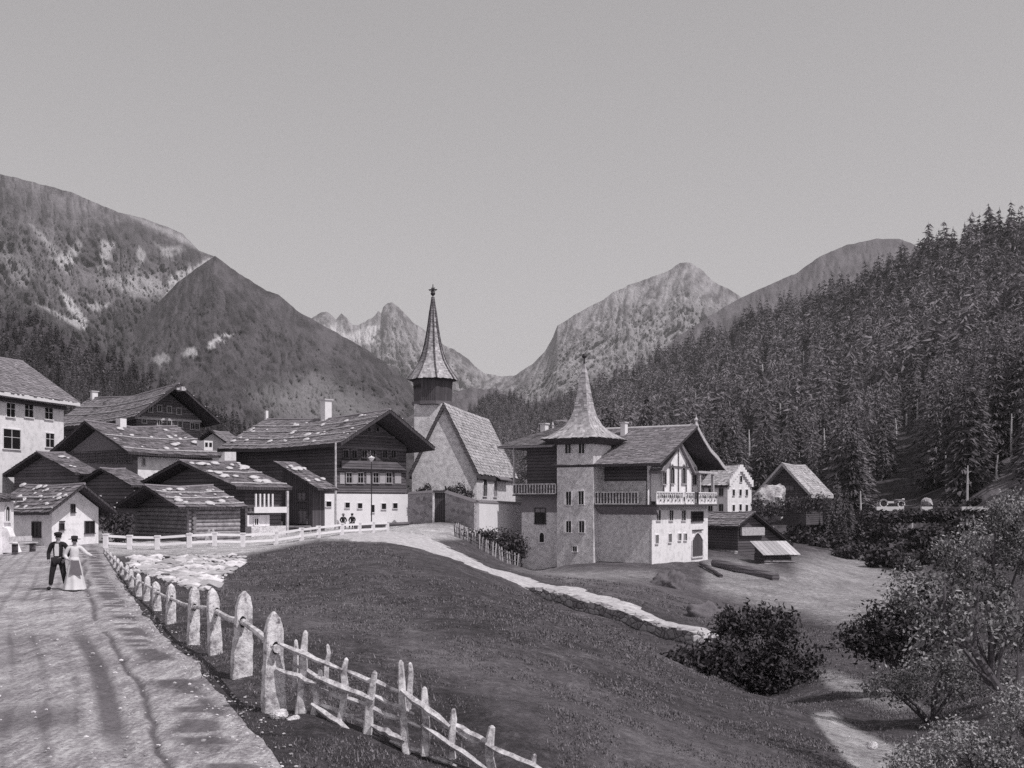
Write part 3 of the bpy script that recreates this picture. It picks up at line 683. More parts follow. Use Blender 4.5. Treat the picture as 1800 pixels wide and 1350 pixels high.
def house(name, label, cat, px, D, ang, flip, xg, xs, base, eave, apex, wall='wooddark', roof='shingle', og=.9, oe=.9, th=.14, ridge_f=.5, eave_far=None, stones=0, group=None, back=.4, poles=0, soffit='soffit', seed=1, zb=None, sagk=1.0):
    zc = zof(base, D) if zb is None else zb
    fr = Fr(px, D, ang, zc); fr.flip = flip
    w_ = fr.ray(xg, base, 'g').x; l_ = abs(fr.ray(xs, base, 's').y)
    x0, x1 = (w_, 0) if flip else (0, w_)
    root = empty(name, fr.o, fr.a, label, cat, group)
    he = zof(eave, D) - zc; xr = x0 + (x1 - x0) * ridge_f
    ha = fr.ray(px + (xg - px) * (ridge_f if not flip else 1 - ridge_f), apex, 'g').z
    hL, hR = he, he
    if eave_far is not None:
        q = fr.ray(xg, eave_far, 'g').z
        if flip: hL = q
        else: hR = q
    mb = MB(); mb.prism([(x0, 0, -2.5), (x1, 0, -2.5), (x1, 0, hR), (xr, 0, ha), (x0, 0, hL)], (0, l_, 0)); mb.build('wall', M[wall], root)
    rg = random.Random(seed); rb = MB(); sh = MB(); edge = MB()
    y0, y1 = -og, l_ + back
    geo = []
    for xe, h, sg in ((x0, hL, -1), (x1, hR, 1)):
        sl_ = (ha - h) / abs(xr - xe); xo = xe + sg * oe; zo = h - sl_ * oe
        A_ = Vector((xo, y0, zo)); B_ = Vector((xr, y0, ha)); nn = Vector((sg * sl_, 0, 1)).normalized()
        for k_ in range(10):
            st = Vector((0, (y1 - y0) / 10, 0)); o_ = st * k_
            rb.prism([A_ + o_, B_ + o_, B_ + o_ + Vector((0, 0, th / nn.z)), A_ + o_ + Vector((0, 0, th / nn.z))], st)
        P0 = A_ + Vector((0, 0, th / nn.z + .004)); Vd = (B_ - A_); lv = Vd.length
        sh.shingles(P0, Vector((0, 1, 0)), Vd, y1 - y0, lv, rng=rg)
        geo.append((P0, Vd.normalized(), lv, nn, sg))
    sh.tube([(xr, y0 - .05, ha + th + .05), (xr, (y0 + y1) / 2, ha + th + .03), (xr, y1 + .05, ha + th + .05)], .10, 6, .8)
    span = max(x1 - xr, xr - x0) + oe
    def sag(x, y):
        u = (y - y0) / (y1 - y0); wv = 1 - .6 * abs(x - xr) / span
        return sagk * .026 * (y1 - y0) * (2 * u - 1) ** 2 * wv * (.6 if l_ < 8 else 1) + (.04 + .12 * sagk) * float(fbm(y / 2.6 + seed * 3, x / 2.2, 3, seed))
    for mb_ in (rb, sh): mb_.v = [(x, y, z + sag(x, y)) for x, y, z in mb_.v]
    rr_ = rb.build('roof', M[soffit], root); sh.build('shingles', M[roof], rr_)
    info = dict(sag=sag, root=root, fr=fr, x0=x0, x1=x1, l=l_, he=he, ha=ha, xr=xr, hl=hL, hr=hR, zc=zc, geo=geo, y0=y0, y1=y1, roof=rr_, name=label)
    if poles:
        for (P0, Vd, lv, nn, sg) in geo:
            for k in range(poles):
                d_ = lv * (.1 + .85 * k / max(1, poles)); a = P0 + Vd * d_ + nn * .1
                lf = lambda q: q + Vector((0, 0, sag(q.x, q.y))); pb = MB(); pb.tube([lf(a + Vector((0, (y1 - y0) * w_ / 6, rg.uniform(-.03, .04)))) for w_ in range(7)], .06, 6, .9); pb.build('roof_pole', M['palewood'], rr_)
    return info
STONE = []
for i in range(4):
    mb = MB(); mb.rock((0, 0, .05), .26, .17, .10, 300 + i, .6, 2); o = mb.build('roof_stone', M['roofstone']); STONE.append(o.data); bpy.data.objects.remove(o)
stone_proto = [None]
def roof_stones(h, n, label, group, side=1, seed=3, s=1.0):
    rg = random.Random(seed); P0, Vd, lv, nn, sg = [g_ for g_ in h['geo'] if g_[4] == side][0]
    rows = max(2, n // 6)
    for i in range(n):
        r_ = rg.randrange(rows); u = rg.uniform(.03, .97) * (h['y1'] - h['y0']); d_ = lv * (.06 + .88 * (r_ + .5) / rows) + rg.gauss(0, .25); d_ = min(max(d_, .25), lv - .2)
        if rg.random() < .25: continue
        p = P0 + Vd * d_ + Vector((0, 1, 0)) * u + nn * .07
        if 'sag' in h: p.z += h['sag'](p.x, p.y)
        wp = h['root'].location + Matrix.Rotation(h['fr'].a, 3, 'Z') @ p
        if stone_proto[0] is None: o = bpy.data.objects.new('roof_stone', STONE[0]); stone_proto[0] = o
        else: o = stone_proto[0].copy(); o.data = STONE[rg.randrange(4)]
        COL.objects.link(o); o.location = wp
        sl_ = math.acos(max(-1, min(1, nn.z))); o.rotation_euler = (0, sl_ * sg * .9, h['fr'].a); k = s * rg.choice((rg.uniform(.45, .9), rg.uniform(.7, 1.6))); o.scale = (k, k * rg.uniform(1.0, 2.0), k)
        tag(o, label, 'stone', group)
def roofz(h, x):
    (x0, x1, xr) = (h['x0'], h['x1'], h['xr']); 
    hl, hr = h.get('hl', h['he']), h.get('hr', h['he'])
    return h['ha'] - (h['ha'] - hl) * (xr - x) / (xr - x0) if x < xr else h['ha'] - (h['ha'] - hr) * (x - xr) / (x1 - xr)
def chimney(h, px, py_top, wpx, py_bot, mat='whiteclean', cap=True, holes=False, sq=False, at_=None):
    """chimney standing where the line of sight through its foot meets the roof"""
    root = h['root']; p = None
    if at_ is None:
        for D in np.arange(h['fr'].o.y - 4, h['fr'].o.y + 40, .1):
            q = h['fr'].w2l(at(px, py_bot, D))
            if h['y0'] < q.y < h['y1'] and h['x0'] - .5 < q.x < h['x1'] + .5 and q.z <= roofz(h, q.x): p = q; break
        if p is None:                                              # foot hidden behind the ridge: stand on the ridge
            best = None
            for y in np.arange(h['y0'], h['y1'], .2):
                wq = h['root'].location + Matrix.Rotation(h['fr'].a, 3, 'Z') @ Vector((h['xr'], y, 0)); e = abs(CX + wq.x / wq.y * F - px)
                if best is None or e < best[0]: best = (e, y)
            p = Vector((h['xr'], best[1], h['ha']))
        c, s_ = math.cos(h['fr'].a), math.sin(h['fr'].a); D = h['fr'].o.y + p.x * s_ + p.y * c
    else: p, D = at_
    zt = zof(py_top, D) - h['zc']; w_ = wpx / F * D / 2; x, y = p.x, p.y
    mb = MB(); mb.box(x - w_, x + w_, y - w_ * .8, y + w_ * .8, p.z - 1.5, zt)
    o = mb.build('chimney', M[mat], root); cb = MB()
    if holes:
        for k in (-1, 1):
            if h['fr'].a > 0: cb.box(x + k * w_ * .45 - w_ * .28, x + k * w_ * .45 + w_ * .28, y - w_ * .8 - .02, y - w_ * .8 + .02, zt - w_ * 1.0, zt - w_ * .3)
            else: cb.box(x + w_ - .02, x + w_ + .02, y + k * w_ * .38 - w_ * .24, y + k * w_ * .38 + w_ * .24, zt - w_ * 1.0, zt - w_ * .3)
        cb.build('opening', M['glass'], o)
    elif cap:
        cb.box(x - w_ * 1.35, x + w_ * 1.35, y - w_ * 1.1, y + w_ * 1.1, zt + .003, zt + .12); cb.build('cap', M['roofstone'], o)
    return o
def lxy(h, px, D):
    """local x,y of the point at picture column px and distance D"""
    p = h['fr'].w2l(Vector(((px - CX) / F * D, D, 0))); return p.x, p.y

# hotel at the left edge
h = house('hotel', 'large white plastered hotel cut off by the left edge with rows of dark windows', 'hotel', -105, 92.3, -10, True, -300, 112, 850, 668, 598, 'white', 'shinglegrey', og=1.2, oe=1.1, th=.3, soffit='whiteclean', seed=2, back=1.2, sagk=.4)
for x, y, w_, hh in ((18, 721, 15, 24), (50, 722, 15, 23), (85, 727, 14, 20), (87, 774, 15, 24), (20, 772, 30, 34), (-20, 721, 16, 25)): window(h['root'], h['fr'], 's', x, y, w_, hh, frame='whiteclean', bars=2)
mb = MB(); mb.box(.003, .45, -.2, h['l'] + .1, h['he'] - 1.05, h['he'] - .902); mb.box(.003, .3, -.1, h['l'] + .05, h['he'] - .9, h['he'] - .7); mb.build('cornice', M['framedark'], h['root'])
chimney(h, 128, 688, 9, 0, at_=(Vector((-1.6, h['l'] - .6, h['he'] + .6)), 110))
# big chalet with two rows of gable windows
h = house('chalet', 'big timber chalet beside the hotel with two rows of small pale framed gable windows', 'chalet', 240, 120, 44, False, 352, 108, 800, 731, 692, 'woodmid', 'shinglegrey', og=2.4, oe=1.3, th=.25, seed=3, poles=3)
for x, y in ((264, 719), (280, 718), (297, 720), (314, 723), (253, 738), (280, 742), (297, 745), (316, 746), (338, 749), (346, 750)): window(h['root'], h['fr'], 'g', x, y, 6, 10, fw=.12)
mb = MB(); mb.box(-.1, h['x1'] + .1, -.12, -.003, zof(727, 120) - h['zc'] - .6, zof(727, 120) - h['zc'] - .35); mb.build('beam', M['palewood'], h['root'])
mb = MB(); mb.box(h['xr'] - .2, h['xr'] + .2, -3.4, -2.2, h['ha'] + .1, h['ha'] + .55); mb.box(h['xr'] - .55, h['xr'] + .55, -3.0, -2.7, h['ha'] + .2, h['ha'] + .42); mb.build('ridge_finial', M['palewood'], h['root'])
chimney(h, 166, 689, 10, 706)
# chalet with a long window row
h3 = house('chalet', 'low wide chalet with a long row of windows and a lit white end wall', 'chalet', 241, 100, -40, True, 113, 372, 862, 796, 752, 'greydark', 'shingle', og=1.5, oe=1.0, th=.2, seed=4, poles=2)
for k in range(9): window(h3['root'], h3['fr'], 'g', 124 + k * 13, 803 + .3 * k, 9, 15, frame='woodmid')
mb = MB(); mb.box(h3['x0'] + .05, h3['x1'] - .05, -.05, -.003, zof(815, 100) - h3['zc'] + .35, h3['he'] + .4); mb.build('timber_band', M['wooddark'], h3['root'])
mb = MB(); mb.box(.003, .06, 0.05, h3['l'] * .55, -1, h3['he'] - .35); mb.build('plaster_face', M['white'], h3['root'])  # lit end white, shaded gable dark: light put into the plaster colours
window(h3['root'], h3['fr'], 's', 252, 812, 3, 11, off=.06)
roof_stones(h3, 26, 'pale stone weighing down the shingles of the low wide chalet', 'stones on the low wide chalet roof', 1, 5, 1.1)
chimney(h3, 213, 736, 15, 752, cap=False)
chimney(h3, 360, 775, 22, 796, holes=True)
# little dark roofs between
ha_ = house('hut', 'small dark hut with a mossy low roof just below the hotel', 'hut', 138, 94, -38, True, 25, 165, 860, 832, 800, 'wooddark', 'shingle', og=.8, oe=.8, seed=5)
roof_stones(ha_, 6, 'pale stone on the roof of the dark hut below the hotel', 'stones on the hut roof below the hotel', 1, 8)
house('hut', 'small dark hut with a steep bare gable under the long window row', 'hut', 236, 90, -38, True, 140, 262, 890, 855, 828, 'wooddark', 'shingle', og=.6, oe=.5, seed=6)
# white gabled house
h6 = house('cottage', 'small bright white cottage with a stone weighted roof beside the village road', 'cottage', 91, 72, 55, False, 173, 14, 958, 893, 861, 'white', 'shingle', og=1.0, oe=.8, th=.16, seed=7, back=1, poles=2)
for x, y, w_, hh in ((128, 894, 5, 13), (108, 926, 6, 10), (157, 927, 15, 20)): window(h6['root'], h6['fr'], 'g', x, y, w_, hh, frame='framedark', fw=.06)
mb = MB(); a = h6['fr'].ray(104, 917, 'g'); mb.box(a.x, a.x + .4, -.08, -.003, a.z - .04, a.z + .05); mb.build('lintel', M['framedark'], h6['root'])
window(h6['root'], h6['fr'], 's', 65, 931, 13, 24, frame='framedark')
roof_stones(h6, 34, 'pale flat stone on the shingle roof of the white cottage', 'stones on the white cottage roof', -1, 9, .9)
# fragment with an arched doorway
h7 = house('outbuilding', 'white outbuilding with arched openings cut off by the left edge of the photo', 'outbuilding', -130, 56, -8, True, -260, 24, 972, 882, 868, 'white', 'shingle', og=.3, oe=.4, seed=8, back=.3)
window(h7['root'], h7['fr'], 's', 12, 906, 7, 20, arch='round', frame='whiteclean'); window(h7['root'], h7['fr'], 's', 17, 950, 8, 26, arch='round', frame='whiteclean', name='door')
mb = MB(); q = h7['fr'].ray(26, 960, 's'); mb.prism([(.003, q.y - 1.2, -.3), (.9, q.y - 1.2, -.3), (.3, q.y - 1.2, 1.1), (.003, q.y - 1.2, 1.2)], (0, .5, 0)); mb.build('buttress', M['white'], h7['root'])
# bench beside it
bp = at(42, 968, 60); bn = empty('bench', bp, R(75), 'low bench with a pale bundle end at the left edge of the road', 'bench')
mb = MB(); mb.box(-.9, .9, -.2, .2, .40, .46); mb.build('seat', M['palewood'], bn)
for x in (-.7, .7): mb = MB(); mb.box(x - .05, x + .05, -.17, .17, -.3, .40); mb.build('leg', M['wooddark'], bn)
mb = MB(); mb.box(-.9, .9, .2, .24, .5, .8); mb.build('backrest', M['palewood'], bn)

# chalet with stones and lit balcony
h9 = house('chalet', 'dark chalet with big pale stones on its roof and a lit white balcony side', 'chalet', 431, 84, -40, True, 262, 494, 948, 858, 818, 'wooddark', 'shingle', og=1.4, oe=.8, th=.2, seed=9, back=.5, poles=2)
roof_stones(h9, 34, 'big pale stone on the shingle roof of the dark balcony chalet', 'stones on the balcony chalet roof', 1, 10, 1.35)
root = h9['root']; l9 = h9['l']; fr = h9['fr']
zA = zof(899, 84) - h9['zc']; zB = zof(868, 84) - h9['zc']; zC = zof(925, 84) - h9['zc']; zD = zof(908, 84) - h9['zc']
mb = MB(); mb.box(.003, .9, .2, l9 - .1, zA - .12, zA); mb.box(.82, .9, .2, l9 * .98, zA, zA + .35); mb.build('balcony', M['whiteclean'], root)
for k in range(5): mb = MB(); y = .3 + k * l9 * .115; mb.box(.78, .9, y, y + .14, zA + .35, zB); mb.build('balcony_post', M['whiteclean'], root)
mb = MB(); mb.box(.003, .25, .02, l9 * .62, zC, zD + .1); mb.build('plaster_face', M['white'], root)
mb = MB(); mb.box(.003, .8, .0, l9 - .05, -.8, zC - .01); mb.build('plinth', M['greyplaster'], root)
window(root, fr, 's', 450, 917, 6, 11, off=.25, frame='whiteclean')
mb = MB(); mb.box(.75, .92, l9 - .12, l9 + .06, -.5, h9['he'] - .2); mb.build('corner_post', M['palewood'], root)
# lean-to
def lean_to(name, label, px, D, ang, xr_, depth, base, topL, topR, wall, roof, ogx=.8, seed=1, cat='shed', ogy=.7):
    zc = zof(base, D); fr = Fr(px, D, ang, zc); fr.flip = False; w_ = fr.ray(xr_, base, 'g').x
    root = empty(name, fr.o, fr.a, label, cat); hL = zof(topL, D) - zc; hR = fr.ray(xr_, topR, 'g').z
    mb = MB(); mb.prism([(0, 0, -2), (w_, 0, -2), (w_, 0, hR), (0, 0, hL)], (0, depth, 0)); mb.build('wall', M[wall], root)
    sl_ = (hR - hL) / w_; A_ = Vector((-ogx * .3, -ogy, hL - sl_ * ogx * .3)); B_ = Vector((w_ + ogx, -ogy, hR + sl_ * ogx))
    mb = MB(); mb.prism([A_, B_, B_ + Vector((0, 0, .14)), A_ + Vector((0, 0, .14))], (0, depth + ogy + .3, 0)); r_ = mb.build('roof', M['soffit'], root)
    sh = MB(); sh.shingles(B_ + Vector((0, 0, .15)), (0, 1, 0), A_ - B_, depth + ogy + .3, (A_ - B_).length, rng=random.Random(seed)); sh.build('shingles', M[roof], r_)
    nn = Vector((-sl_, 0, 1)).normalized()
    return dict(root=root, fr=fr, w=w_, zc=zc, hL=hL, hR=hR, geo=[(B_ + Vector((0, 0, .15)), (A_ - B_).normalized(), (A_ - B_).length, nn, 1)], y0=0, y1=depth + ogy + .3)
h10 = lean_to('barn', 'dark boarded barn with a roof falling to the right below the big timber house', 497, 92, -30, 549, 1.6, 940, 818, 850, 'woodvert', 'shingle', 1.2, 11, 'barn')
window(h10['root'], h10['fr'], 'g', 531, 873, 12, 14, frame='wooddark', pane='greydark'); window(h10['root'], h10['fr'], 'g', 533, 908, 12, 22, frame='wooddark', pane='greydark', name='door')
roof_stones(h10, 16, 'pale stone on the falling roof of the dark boarded barn', 'stones on the boarded barn roof', 1, 12)
mb = MB(); 
for k in range(3): mb.tube([(-.1, -.45, .1 + k * .28), (h10['w'] + .2, -.45, .14 + k * .28)], .13, 7, .7)
mb.build('log_stack', M['log'], h10['root'])

# log barn in front
h8 = house('log_barn', 'log barn with stones and pale poles on its roof behind the white railing', 'barn', 338, 76, -42, True, 241, 414, 958, 892, 862, 'wooddark', 'shingle', og=1.5, oe=.7, th=.16, seed=12, back=.5, poles=3)
roof_stones(h8, 22, 'pale stone on the roof of the log barn behind the railing', 'stones on the log barn roof', 1, 13, .9)
for pl, nm in (('g', 'log_wall'), ('s', 'log_wall')):
    mb = MB(); H_ = h8['he'] - .12; r_ = .15; nlog = int(H_ / (2 * r_) + 1)
    for k in range(nlog):
        z = r_ + k * 2 * r_ - .1
        if pl == 'g': mb.tube([(h8['x0'] - .35, -.02, z), (.35, -.02, z)], r_, 10, random.uniform(.1, .45))
        else: mb.tube([(.02, -.35, z + r_), (.02, h8['l'] + .3, z + r_)], r_, 10, random.uniform(.55, 1))  # side logs paler than gable logs: sun and shade put into the tones
    mb.build(nm, M['log'], h8['root'])
# leaning boards at the log barn
bp = at(371, 958, 72); o = MB(); o.box(-.5, -.36, -.05, 0, 0, 1.1, Matrix.Rotation(.3, 4, 'Y')); o.box(.3, .44, -.05, 0, 0, 1.2, Matrix.Rotation(-.22, 4, 'Y')); o.box(-.25, .25, .1, .14, 0, .8, Matrix.Rotation(-.05, 4, 'X'))
o = o.build('leaning_board', M['palewood']); o.location = bp - Vector((0, 0, .1)); tag(o, 'pale boards leaning in a pointed shape against the log barn', 'boards')

# large timber house with white basement
h11 = house('timber_house', 'largest dark timber house with a white basement storey of small square windows', 'house', 587, 100, 50, False, 714, 415, 926, 778, 738, 'wooddark', 'shinglegrey', og=2.6, oe=1.4, th=.28, seed=14, back=1.2, poles=4)
root, fr = h11['root'], h11['fr']; zt = zof(868, 100) - h11['zc']; wG = h11['x1']
xa = fr.ray(563, 900, 'g', -.5).x; mb = MB(); mb.box(xa, wG + .35, -.5, 1.5, -2, zt); mb.build('basement', M['whiteclean'], root)
for x, y, w_, hh in ((577, 886, 9, 9), (610, 888, 8, 9), (632, 889, 8, 9), (655, 894, 5, 13), (674, 890, 8, 10), (694, 889, 8, 9)): window(root, fr, 'g', x, y, w_, hh, off=-.5, frame='whiteclean', bars=0, fw=.05)
for y, t_ in ((763, .16), (786, .22), (826, .25), (862, .3)):
    z = zof(y, 101) - h11['zc']; mb = MB()
    xl = 0.1 if y > 778 else wG * .18; xh = wG - .1 if y > 778 else wG * .82
    mb.box(xl, xh, -.16, -.003, z - t_ / 2, z + t_ / 2); mb.build('beam', M['woodmid'], root)
for k, x in enumerate((607, 622, 640, 655, 676, 691)): window(root, fr, 'g', x, 798, 8, 13, frame='woodmid')
for x in (613, 633, 660, 683): window(root, fr, 'g', x, 840, 9, 17, frame='frame', bars=2)
for x, w_ in ((601, 8), (624, 8), (647, 7), (672, 10), (699, 11)):
    a = fr.ray(x - w_ / 2, 840, 'g'); b_ = fr.ray(x + w_ / 2, 840, 'g'); mb = MB(); mb.box(a.x, b_.x, -.06, -.003, a.z - .55, a.z + .5); mb.build('shutter', M['frame'], root)
for x in (633, 648, 663): window(root, fr, 'g', x, 755, 5, 7, frame='woodmid', bars=0)
a = fr.ray(595, 815, 'g'); b_ = fr.ray(708, 815, 'g'); mb = MB(); mb.box(a.x, b_.x, -.5, -.42, a.z - .35, a.z + .3); mb.box(a.x, b_.x, -.5, -.003, a.z - .42, a.z - .36); mb.build('balcony', M['woodmid'], root)
chimney(h11, 573, 704, 15, 721); chimney(h11, 457, 722, 5, 733, cap=False)
roof_stones(h11, 42, 'small pale stone on the long roof of the largest timber house', 'stones on the largest timber house roof', -1, 15, .9)
hx = house('cottage', 'small white walled cottage peeping out behind the largest timber house', 'cottage', 395, 125, -20, True, 352, 420, 840, 776, 762, 'white', 'shinglegrey', og=.5, oe=.5, seed=16)
# utility pole and street lamp
D = 95; b0 = gpt(590, D); mb = MB(); mb.tube([(0, 0, -.5), (0, 0, zof(778, D) - b0.z)], [.11, .08], 8); o = mb.build('utility_pole', M['palewood']); o.location = b0; tag(o, 'thin weathered pole at the corner of the white basement', 'pole')
D = 97; b0 = gpt(653, D); rt = empty('street_lamp', b0, 0, 'street lamp with a pale shade in front of the largest timber house', 'lamp'); zt = zof(806, D) - b0.z
mb = MB(); mb.tube([(0, 0, -.3), (0, 0, .8), (0, 0, zt - .25)], [.08, .05, .04], 8); mb.build('pole', M['iron'], rt)
mb = MB(); mb.lathe([(.06, -.28), (.2, -.1), (.3, .08), (.26, .12), (.05, .2), (.01, .28)], (0, 0, zt), 12); mb.build('lamp_shade', M['whiteclean'], rt)
# log along the basement foot
o = MB(); a = gpt(624, 95.5); b_ = gpt(718, 99); o.tube([a + Vector((0, 0, .18)), (a + b_) / 2 + Vector((0, 0, .2)), b_ + Vector((0, 0, .22))], [.2, .19, .17], 10); tag(o.build('log', M['wooddark']), 'long dark log lying along the foot of the white basement', 'log')
bl = empty('bench', gpt(611, 95.3), R(14), 'dark log bench under the two seated villagers', 'bench')
mb = MB(); mb.box(-.9, .9, -.2, .2, .36, .46); mb.build('seat', M['wooddark'], bl)
for x in (-.7, .7): mb = MB(); mb.box(x - .08, x + .08, -.16, .16, -.2, .355); mb.build('leg', M['wooddark'], bl)

# ------------------------------------------------------------------ church
hc = house('church', 'old white church with steep stone roof and tall flared spire topped by a star cross', 'church', 838, 110, -10, True, 724, 906, 925, 834, 718, 'churchplaster', 'shinglepale', og=.25, oe=.25, th=.22, seed=20, back=.3, sagk=.12)
root, fr = hc['root'], hc['fr']
# tower stands behind the left half of the gable
tx, ty = lxy(hc, 761, 117); Dt = 117; wt = 57 / F * Dt / 2 * .94
zt = zof(712, Dt) - hc['zc']; mb = MB(); mb.box(tx - wt, tx + wt, ty - wt, ty + wt, 0, zt); mb.build('tower', M['churchplaster'], root)
zb = zof(668, Dt) - hc['zc']; rb_ = 36 / F * Dt
mb = MB(); mb.lathe([(rb_ * .93, zt - .1), (rb_ * .97, zt + .15), (rb_ * .92, zt + .16), (rb_ * .98, zb + .05)], (tx, ty, 0), 8, rot=R(22.5)); bf = mb.build('belfry', M['woodvert'], root)
mb = MB(); mb.lathe([(rb_ * 1.02, zt - .05), (rb_ * 1.04, zt + .3), (rb_ * .99, zt + .31)], (tx, ty, 0), 8, rot=R(22.5)); mb.build('belfry_moulding', M['shingle'], bf)
prof = []
sp_pts = [(42, 668), (37, 661), (29.5, 650), (22, 636), (16.5, 620), (13, 604), (10.2, 588), (7.6, 570), (5.2, 550), (3.1, 534), (2.0, 522)]
def pyr_spire(mb, pts, D, n, rot, c, zc, rng, squeeze=1.0, tone=.5, spf=1.0):
    """flared spire with courses of shingle between profile rings"""
    prof_ = [(a * spf / F * D * squeeze, zof(b_, D) - zc) for a, b_ in pts]
    fine = []
    for (r0, z0), (r1, z1) in zip(prof_[:-1], prof_[1:]):
        k = max(1, int((z1 - z0) / .22))
        for i in range(k): fine.append((r0 + (r1 - r0) * i / k, z0 + (z1 - z0) * i / k))
    fine.append(prof_[-1])
    for i in range(len(fine) - 1):
        (r0, z0), (r1, z1) = fine[i], fine[i + 1]
        for s_ in range(n):
            a0 = 2 * math.pi * s_ / n + rot; a1 = 2 * math.pi * (s_ + 1) / n + rot
            A0 = Vector((math.cos(a0), math.sin(a0), 0)); A1 = Vector((math.cos(a1), math.sin(a1), 0))
            kt = max(1, int(r0 * 2 * math.sin(math.pi / n) / .3))
            for j in range(kt):
                q0 = A0.lerp(A1, j / kt); q1 = A0.lerp(A1, (j + 1) / kt); o_ = 1 + rng.uniform(.0, .05) / max(.3, r0)
                lift = rng.uniform(-.05, .03)
                mb.quad(q0 * r0 * o_ + Vector((0, 0, z0 + lift)) + c, q1 * r0 * o_ + Vector((0, 0, z0 + lift)) + c, q1 * r1 + Vector((0, 0, z1 + .03)) + c, q0 * r1 + Vector((0, 0, z1 + .03)) + c, min(1, max(0, tone + rng.gauss(0, .2))))
    return prof_
mb = MB(); pf = pyr_spire(mb, sp_pts, Dt, 8, R(22.5), Vector((tx, ty, 0)), hc['zc'], random.Random(4), spf=1.07); sp_ = mb.build('spire', M['spire'], root)
mb = MB()
for s_ in range(8):
    a = 2 * math.pi * s_ / 8 + R(22.5); mb.tube([Vector((tx + math.cos(a) * r * 1.01, ty + math.sin(a) * r * 1.01, z)) for r, z in pf], [.10] * (len(pf) - 2) + [.07, .04], 6, .1)
mb.build('hip_ridges', M['wooddark'], sp_)
mb = MB(); mb.lathe([(rb_ * .9, zb - .12), (rb_ * 1.22, zb - .06), (rb_ * 1.22, zb + .02)], (tx, ty, 0), 8, rot=R(22.5)); mb.build('eave', M['wooddark'], sp_)
zf = zof(520, Dt) - hc['zc']; px1 = F / Dt
mb = MB(); mb.tube([(tx, ty, zf - .4), (tx, ty, zf + 20 / px1)], .05, 6); mb.lathe([(.02, -.28), (.2, -.18), (.27, 0), (.2, .18), (.02, .28)], (tx, ty, zf + .25), 10)
# star and crossed bars
zc_ = zf + 11 / px1
for k in range(4):
    a = math.pi * k / 4; L = 8 / px1 if k % 2 == 0 else 5 / px1
    dx, dz = math.cos(a) * L, math.sin(a) * L; mb.tube([(tx - dx, ty, zc_ - dz), (tx, ty, zc_), (tx + dx, ty, zc_ + dz)], [.03, .10, .03], 6)
mb.tube([(tx + math.cos(t_) * 7.5 / px1, ty, zc_ + 1 / px1 + math.sin(t_) * 4 / px1) for t_ in np.linspace(math.pi * 1.05, math.pi * 1.95, 9)], .04, 5)
mb.build('star_cross', M['iron'], sp_)
# windows and canopy on the lit side, verge boards on the gable
window(root, fr, 's', 852, 862, 7, 20, arch='round', frame='greyplaster'); window(root, fr, 's', 870, 864, 6, 18, arch='round', frame='greyplaster', pane='greydark')
a = fr.ray(868, 842, 's'); b_ = fr.ray(889, 852, 's'); mb = MB(); mb.prism([(.003, a.y, a.z + .4), (.8, a.y, a.z - .1), (.8, a.y, a.z + .0), (.003, a.y, a.z + .5)], (0, b_.y - a.y, 0)); mb.build('canopy', M['shingle'], root)
mb = MB()
for xe in (hc['x0'] - .25, hc['x1'] + .25):
    sl_ = (hc['ha'] - hc['he']) / abs(hc['xr'] - (hc['x0'] if xe < hc['xr'] else hc['x1'])); ze = hc['ha'] - sl_ * abs(hc['xr'] - xe)
    mb.prism([(xe, -.36, ze - .05), (hc['xr'], -.36, hc['ha'] - .05), (hc['xr'], -.36, hc['ha'] + .5), (xe, -.36, ze + .5)], (0, .10, 0))
mb.build('verge_board', M['wooddark'], root)
# churchyard wall with a door
def wall_run(name, label, pts, mat, th=.5, capm='shingle', cap=.12, parts=None, jag=.0):
    """pts = (px, D, base py, top py); a wall of straight runs with a capping"""
    P = [at(p[0], p[2], p[1]) for p in pts]; tops = [zof(p[3], p[1]) for p in pts]
    o0 = P[0].copy(); root = empty(name, o0, 0, label, 'wall'); mb = MB(); cb = MB()
    for i in range(len(P) - 1):
        a, b_ = P[i] - o0, P[i + 1] - o0; d = (b_ - a); d.z = 0; d.normalize(); nn = Vector((d.y, -d.x, 0)) * th / 2
        za, zb_ = tops[i] - o0.z, tops[i + 1] - o0.z
        n_ = max(1, int((b_ - a).length / .6)) if jag else 1
        for k in range(n_):
            u, v_ = k / n_, (k + 1) / n_; A_, B_ = a.lerp(b_, u), a.lerp(b_, v_); ta = za + (zb_ - za) * u + random.uniform(-jag, jag); tb_ = za + (zb_ - za) * v_ + random.uniform(-jag, jag)
            vs = [A_ - nn - Vector((0, 0, 1.2)), B_ - nn - Vector((0, 0, 1.2)), B_ + nn - Vector((0, 0, 1.2)), A_ + nn - Vector((0, 0, 1.2))]
            ts = [Vector((q.x, q.y, z)) for q, z in ((A_ - nn, ta), (B_ - nn, tb_), (B_ + nn, tb_), (A_ + nn, ta))]
            mb.add(vs + ts, [(0, 1, 5, 4), (1, 2, 6, 5), (2, 3, 7, 6), (3, 0, 4, 7), (4, 5, 6, 7)])
        if cap:
            n2 = nn * 1.35; A_ = Vector((a.x, a.y, za + .003)); B_ = Vector((b_.x, b_.y, zb_ + .003)); e = d * .05; up = Vector((0, 0, cap))
            cb.add([A_ - n2 - e, B_ - n2 + e, B_ + n2 + e, A_ + n2 - e, A_ - e + up * 2, B_ + e + up * 2], [(0, 1, 5, 4), (2, 3, 4, 5), (0, 4, 3), (1, 2, 5), (0, 3, 2, 1)])
    mb.build('masonry', M[mat], root)
    if cap: cb.build('coping', M[capm], root)
    return root, o0
cw, c0 = wall_run('churchyard_wall', 'stone churchyard wall with a shingled coping and a dark doorway before the church', [(720, 104, 922, 869), (764, 102, 918, 866)], 'stonewall')
